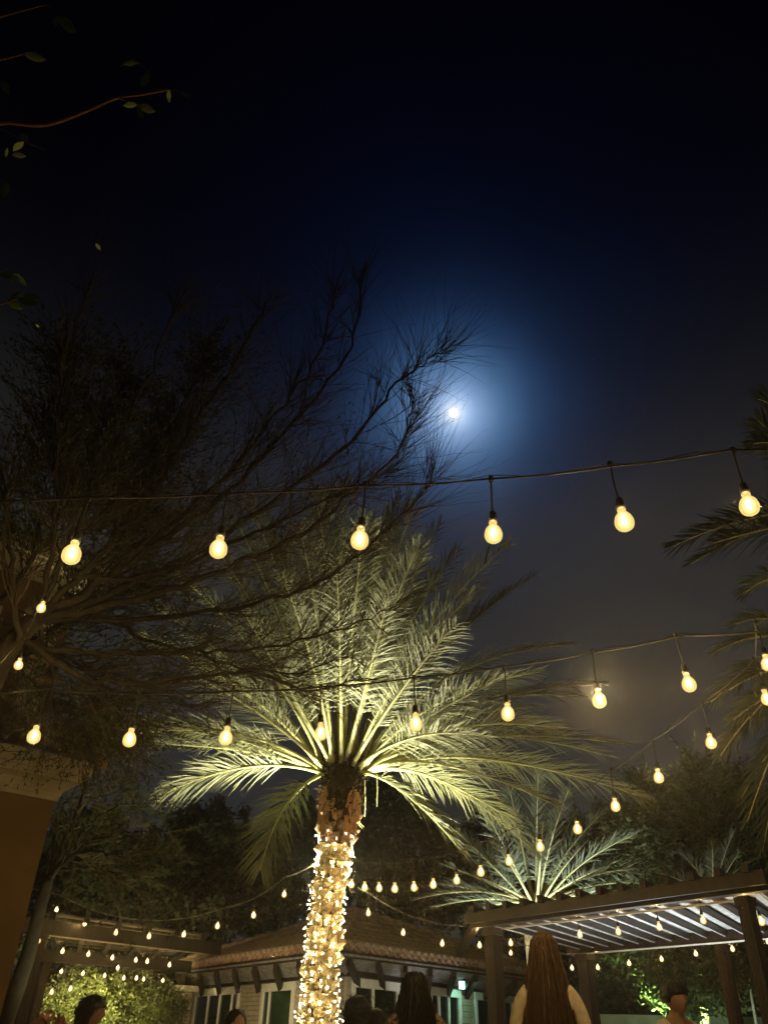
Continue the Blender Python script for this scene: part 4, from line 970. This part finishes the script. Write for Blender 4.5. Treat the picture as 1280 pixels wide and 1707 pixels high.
string('upper row of small bulbs beneath the left pergola roof', [(65,1567,12.0),(105,1585,13),(148,1590,13.4),(188,1596,13.8),(227,1600,14.2),(246,1602,14.5),(283,1608,14.9)], (((30,1545,12),), ((300,1592,15),)), drop=.12)
string('middle row of small bulbs beneath the left pergola roof', [(103,1619,15),(139,1622,15.3),(175,1626,15.6),(207,1630,15.9),(228,1630,16.2),(240,1632,16.5),(272,1634,16.9)], (((70,1603,15),), ((290,1622,17),)), drop=.12)
string('short low row of three bulbs in front of the bright shrub', [(87,1653,13.2),(118,1648,13.8),(197,1613,15)], (((60,1640,13),), ((210,1600,15),)), drop=.12)
string('pair of bulbs hanging among branches at the ochre house', [(32,1107,4.6),(70,1012,4.7)], (((-40,1150,4.5),), ((110,930,4.9),)), drop=.22, rc=.003, scale=.72)

# ------------------------------------------------------------------ people
def skin_mesh(verts, edges, radii, sub=1):
    me = bpy.data.meshes.new('tmp'); me.from_pydata(verts, edges, []); o = bpy.data.objects.new('tmp', me); COL.objects.link(o)
    sm_ = o.modifiers.new('s', 'SKIN'); sm_.use_smooth_shade = True
    for i, r in enumerate(radii):
        v = me.skin_vertices[0].data[i]; v.radius = (r, r) if not isinstance(r, tuple) else r; v.use_root = (i == 0)
    ss = o.modifiers.new('b', 'SUBSURF'); ss.levels = sub; ss.render_levels = sub
    dg = bpy.context.evaluated_depsgraph_get(); ev = o.evaluated_get(dg); out = bpy.data.meshes.new_from_object(ev)
    bpy.data.objects.remove(o); return out
def merge_remesh(parts, vox, name, m):
    mb = MB()
    for me in parts:
        if isinstance(me, MB): mb.add(me.v, me.f)
        else: mb.add([tuple(v.co) for v in me.vertices], [tuple(p.vertices) for p in me.polygons])
    me = mb.mesh(name, m); o = bpy.data.objects.new('tmp', me); COL.objects.link(o)
    r = o.modifiers.new('r', 'REMESH'); r.mode = 'VOXEL'; r.voxel_size = vox; r.use_smooth_shade = True
    s2 = o.modifiers.new('sm', 'SMOOTH'); s2.factor = .5; s2.iterations = 2
    dg = bpy.context.evaluated_depsgraph_get(); out = bpy.data.meshes.new_from_object(o.evaluated_get(dg)); bpy.data.objects.remove(o)
    out.name = name; out.materials.clear(); out.materials.append(m); return out
def head_mb(H, c):
    """head with brow, nose, chin, ears; H = head height, faces -Y"""
    mb = MB(); n, k = 24, 20; hw = H*.34; hd_ = H*.42; hh = H*.5
    for i in range(k+1):
        ph = PI*i/k
        for j in range(n):
            a = 2*PI*j/n; x = math.sin(ph)*math.cos(a); y = math.sin(ph)*math.sin(a); z = math.cos(ph)
            front = max(0, -y); w_ = hw*(1-.22*max(0, -z)*(1)) ; d_ = hd_
            X = x*w_; Y = y*d_; Z = z*hh
            if z < 0: Y *= 1-.18*(-z)*(1 if y > 0 else .2); 
            if front > .8 and abs(x) < .16:                      # nose
                Y -= H*.085*math.exp(-((z+.18)/.14)**2)*math.exp(-(x/.09)**2)
            if front > .5: Y += H*.022*math.exp(-((z-.05)/.08)**2)*math.exp(-((abs(x)-.28)/.12)**2)   # eye sockets
            if front > .7: Y -= H*.014*math.exp(-((z+.46)/.06)**2)*math.exp(-(x/.2)**2)                # lips
            if front > .4: Y -= H*.02*math.exp(-((z+.8)/.14)**2)
            mb.v.append((c[0]+X, c[1]+Y, c[2]+Z))
    for i in range(k):
        for j in range(n):
            j2 = (j+1) % n; mb.f.append((i*n+j, i*n+j2, (i+1)*n+j2, (i+1)*n+j)); mb.m.append(0)
    for s_ in (-1, 1):
        e = MB(); e.lathe([(.0, -H*.12), (H*.05, -H*.06), (H*.07, 0), (H*.055, H*.08), (0, H*.11)], 8); e.v = [(c[0]+s_*hw*.98+x*.35, c[1]+H*.03+y, c[2]+z-.01) for x, y, z in e.v]; mb.add(e.v, e.f)
    return mb
def person(label, loc, facing, height, hairm, shirtm, skinm=M_skin, hair='long', hairlen=.5, arm=(0, 0), hairw=1.0, bare=False, group='guests in the garden'):
    root = thing('person', label, 'person', loc, facing, group); H = height; hh = H/7.6
    hip = .50*H; sh = .832*H; neck = .868*H; sw = .102*H
    v = [(0, 0, hip), (0, .01, .60*H), (0, .01, .71*H), (0, .015, .79*H), (0, .01, neck), (0, 0, neck+.05)]
    e = [(0, 1), (1, 2), (2, 3), (3, 4), (4, 5)]; r = [(.095*H*.95, .07*H), (.075*H, .058*H), (.09*H, .062*H), (.075*H, .05*H), .032*H, .032*H]
    hands = []
    for k, s_ in enumerate((-1, 1)):
        b = len(v); ar = arm[k]
        el = (s_*(sw+.045*H), .02*H, sh-.175*H) if not ar else (s_*(sw+.06*H), -.03*H, sh-.15*H)
        wr_ = (s_*(sw+.05*H), -.03*H, .49*H) if not ar else (s_*(sw*.45), -.15*H, sh-.02*H+.02*ar)
        v += [(s_*sw*.8, .012*H, sh-.008*H), (s_*sw*1.03, .012*H, sh-.03*H), el, wr_]; e += [(3, b), (b, b+1), (b+1, b+2), (b+2, b+3)]; r += [.036*H, .033*H, .024*H, .016*H]
        dd = (Vector(wr_)-Vector(el)).normalized(); pm = Vector(wr_)+dd*.045*H; pv = len(v); v.append(tuple(pm)); e.append((b+3, pv)); r.append((.02*H, .012*H))
        side = dd.cross(V(0, 1, 0)).normalized()
        for q_, (off, ln) in enumerate(((-.016, .9), (-.0055, 1.05), (.0055, 1.0), (.016, .8))):
            f1 = pm+side*off*H+dd*.012*H; f2 = f1+dd*.02*H*ln+V(0, -.003*H, 0); f3 = f2+dd*.018*H*ln+V(0, -.008*H, 0); i0 = len(v)
            v += [tuple(f1), tuple(f2), tuple(f3)]; e += [(pv, i0), (i0, i0+1), (i0+1, i0+2)]; r += [.0055*H, .005*H, .0042*H]
        i0 = len(v); th = Vector(wr_)+dd*.02*H; v += [tuple(th-side*s_*.018*H), tuple(th-side*s_*.027*H+dd*.02*H)]; e += [(b+3, i0), (i0, i0+1)]; r += [.006*H, .005*H]
    for s_ in (-1, 1):
        b = len(v); v += [(s_*.055*H, 0, hip-.02*H), (s_*.06*H, -.005*H, .28*H), (s_*.06*H, .01*H, .045*H), (s_*.065*H, -.04*H, .018*H), (s_*.067*H, -.085*H, .015*H)]
        e += [(0, b), (b, b+1), (b+1, b+2), (b+2, b+3), (b+3, b+4)]; r += [.055*H, .036*H, .022*H, .018*H, .014*H]
    bm = skin_mesh(v, e, r)
    hc = V(0, -.012*H, H-hh*.5)
    body = put('body', merge_remesh([bm, head_mb(hh, hc)], .0075*H, 'body', skinm), root)
    # clothing: shell over the torso, upper arms and legs
    tv = [v[0], v[1], v[2], v[3]]; te = [(0, 1), (1, 2), (2, 3)]; g_ = 1.10; tr_ = [tuple(x*g_ for x in r[0]), tuple(x*g_*1.04 for x in r[1]), tuple(x*g_ for x in r[2]), tuple(x*g_*.98 for x in r[3])]
    for s_ in (-1, 1):
        b = len(tv); el = (s_*(sw+.035*H), .02*H, sh-.12*H)
        tv += [(s_*sw*.8, .012*H, sh-.006*H), (s_*sw*1.03, .012*H, sh-.03*H), el]; te += [(3, b), (b, b+1), (b+1, b+2)]; tr_ += [.040*H, .040*H, .034*H]
    sm_ = skin_mesh(tv, te, tr_); put('shirt', merge_remesh([sm_], .009*H, 'shirt', shirtm), root)
    lv = [(0, 0, hip+.03*H)]; le = []; lr = [(.105*H, .078*H)]
    for s_ in (-1, 1):
        b = len(lv); lv += [(s_*.055*H, 0, hip-.03*H), (s_*.06*H, -.005*H, .28*H), (s_*.06*H, .01*H, .07*H)]; le += [(0, b), (b, b+1), (b+1, b+2)]; lr += [.062*H, .045*H, .036*H]
    put('trousers', merge_remesh([skin_mesh(lv, le, lr)], .011*H, 'trousers', M_cloth_dark), root)
    # hair
    hm = MB(); n = 72; rings = []
    top = H+.012; bot = H-hh-hairlen if hair == 'long' else H-hh*(.62 if hair == 'short' else .95)
    K = 40; capn = 12; zc_ = top-hh*.5
    for i in range(K+1):
        z = zc_+hh*.5*math.cos(PI/2*i/capn) if i <= capn else zc_+(bot-zc_)*(i-capn)/(K-capn)
        f = (top-z)/(top-bot); zz = (zc_-z)/(hh*.5)
        if hair == 'long':
            capx = hh*.40*math.sqrt(max(0.0, 1-max(-1, min(1, -zz))**2)) if zz < 0 else hh*.40*(1+.10*min(zz, 2))
            wx = capx*(1+.0)+(.0 if zz < 0 else min(.32*hh, .11*hh*zz))*hairw
            if f > .82: wx *= 1-(f-.82)*1.9
            wyb = hh*.50*(math.sqrt(max(0, 1-max(0, -zz)**2)) if zz < 0 else 1+min(.42, .16*zz)); wyf = hh*.44*(math.sqrt(max(0, 1-max(0, -zz)**2)) if zz < 0 else max(-.45, 1-1.6*zz))
        else:
            q_ = max(-1, min(1, zz)); s0 = math.sqrt(max(0, 1-min(0, q_)**2)); wx = hh*.40*s0; wyb = hh*.50*s0; wyf = hh*.475*s0*(1 if zz < -.12 else max(.05, .6-zz*.8))
            if hair == 'curly': wx *= 1.25; wyb *= 1.15
        for j in range(n):
            a = 2*PI*j/n; y = math.sin(a); rip = 1+.012*math.sin(j*2.3+1.7*math.sin(f*5))+.012*math.sin(j*5.1+f*3)+random.uniform(-.012, .012)*(7 if hair == 'curly' else 1)
            wy = wyb if y > 0 else wyf
            wob = .004*math.sin(f*7+j*.3)
            hm.v.append((math.cos(a)*wx*rip+wob*.3, hc.y+y*wy*rip+(.015*f if hair == 'long' else 0)+.01, z+ (random.uniform(-.03, .03) if i == K and hair == 'long' else 0)))
    for i in range(K):
        for j in range(n):
            j2 = (j+1) % n; hm.f.append((i*n+j, i*n+j2, (i+1)*n+j2, (i+1)*n+j)); hm.m.append(0)
    hm.f.append(tuple(range(n))); hm.m.append(0); hm.f.append(tuple(reversed(range(K*n, K*n+n)))); hm.m.append(0)
    ho = hm.build('hair', hairm, root, True)
    sd = MB()
    for i in range(700 if hair == 'long' else 420):        # loose strands
        a = random.uniform(-.25, PI+.25) if hair == 'long' else random.uniform(0, 2*PI); i0 = random.randint(3, K//2)
        pts = []
        jn = int((a % (2*PI))/(2*PI)*n) % n; sc_ = random.uniform(1.0, 1.09 if hair == 'long' else 1.16)
        for i1 in range(i0, min(K, i0+random.randint(8, 20)) if hair == 'long' else min(K, i0+4), 2):
            vv = Vector(hm.v[i1*n+jn]); pts.append(Vector((vv.x*sc_, (vv.y-hc.y)*sc_+hc.y, vv.z))+rv(.004 if hair == 'long' else (.016 if hair == 'curly' else .005)))
        if len(pts) > 1: sd.tube(pts, [.0022]*(len(pts)-1)+[.0006], 3, caps=False)
    sd.build('strands', hairm, ho, kind='stuff')
    return root
def ploc(px, D): 
    p = at(px, 1650, D); return V(p.x, p.y, .04)
def htop(px, py, D): return at(px, py, D).z-.04
def face_cam(loc): return math.atan2(loc.y, loc.x)-PI/2      # faces the camera
for (lab, px, py, D, away, kw) in [
  ('woman with very long auburn hair and cream top seen from behind at right', 912, 1549, 4.2, PI-.06, dict(hairm=M_hairaub, shirtm=M_cloth_cream, hairlen=1.05, hairw=1.05)),
  ('woman with long dark hair and patterned top seen from behind right of the palm', 692, 1621, 5.3, PI+.1, dict(hairm=M_hairblk, shirtm=M_cloth_lace, hairlen=.42)),
  ('dark silhouetted person with curly hair just right of the palm trunk', 597, 1662, 5.8, PI-.5, dict(hairm=M_hairblk, shirtm=M_cloth_dark, hair='curly', hairlen=.2)),
  ('short dark haired person whose head just shows beside the curly haired one', 628, 1684, 6.6, PI+.4, dict(hairm=M_hairblk, shirtm=M_cloth_dark, hair='curly')),
  ('woman with dark hair facing the camera at the foot of the left window', 399, 1685, 6.4, .4, dict(hairm=M_hairblk, shirtm=M_cloth_dark, hair='long', hairlen=.12)),
  ('person in a white shirt with dark hair turned right by the bright shrub', 160, 1661, 5.7, 1.2, dict(hairm=M_hairblk, shirtm=M_cloth_white, hair='curly', skinm=M_skin2, arm=(0, 1))),
  ('man with short dark hair and cream shirt under the right pergola', 1121, 1637, 5.8, .75, dict(hairm=M_hairblk, shirtm=M_cloth_white, hair='short', skinm=M_skin2)),
]:
    loc = ploc(px, D); Hh = htop(px, py, D); loc = V(loc.x, loc.y, .04)
    pr_ = person(lab, loc, face_cam(loc)+away, Hh, **kw)
    if 'auburn' in lab: pr_.scale = (.80, .95, 1)

# ------------------------------------------------------------------ damp night air
hzb = MB(); hzb.box((0, 18, 6.0), (44, 50, 14.0))
hm_ = bpy.data.materials.new('night_haze'); hm_.use_nodes = True; t_ = hm_.node_tree; t_.nodes.clear()
pv = t_.nodes.new('ShaderNodeVolumePrincipled'); pv.inputs['Color'].default_value = (.95, .95, .95, 1); pv.inputs['Density'].default_value = HAZE; pv.inputs['Anisotropy'].default_value = .9
om = t_.nodes.new('ShaderNodeOutputMaterial'); t_.links.new(pv.outputs[0], om.inputs['Volume'])
hzb.build('haze', hm_, kind='stuff')
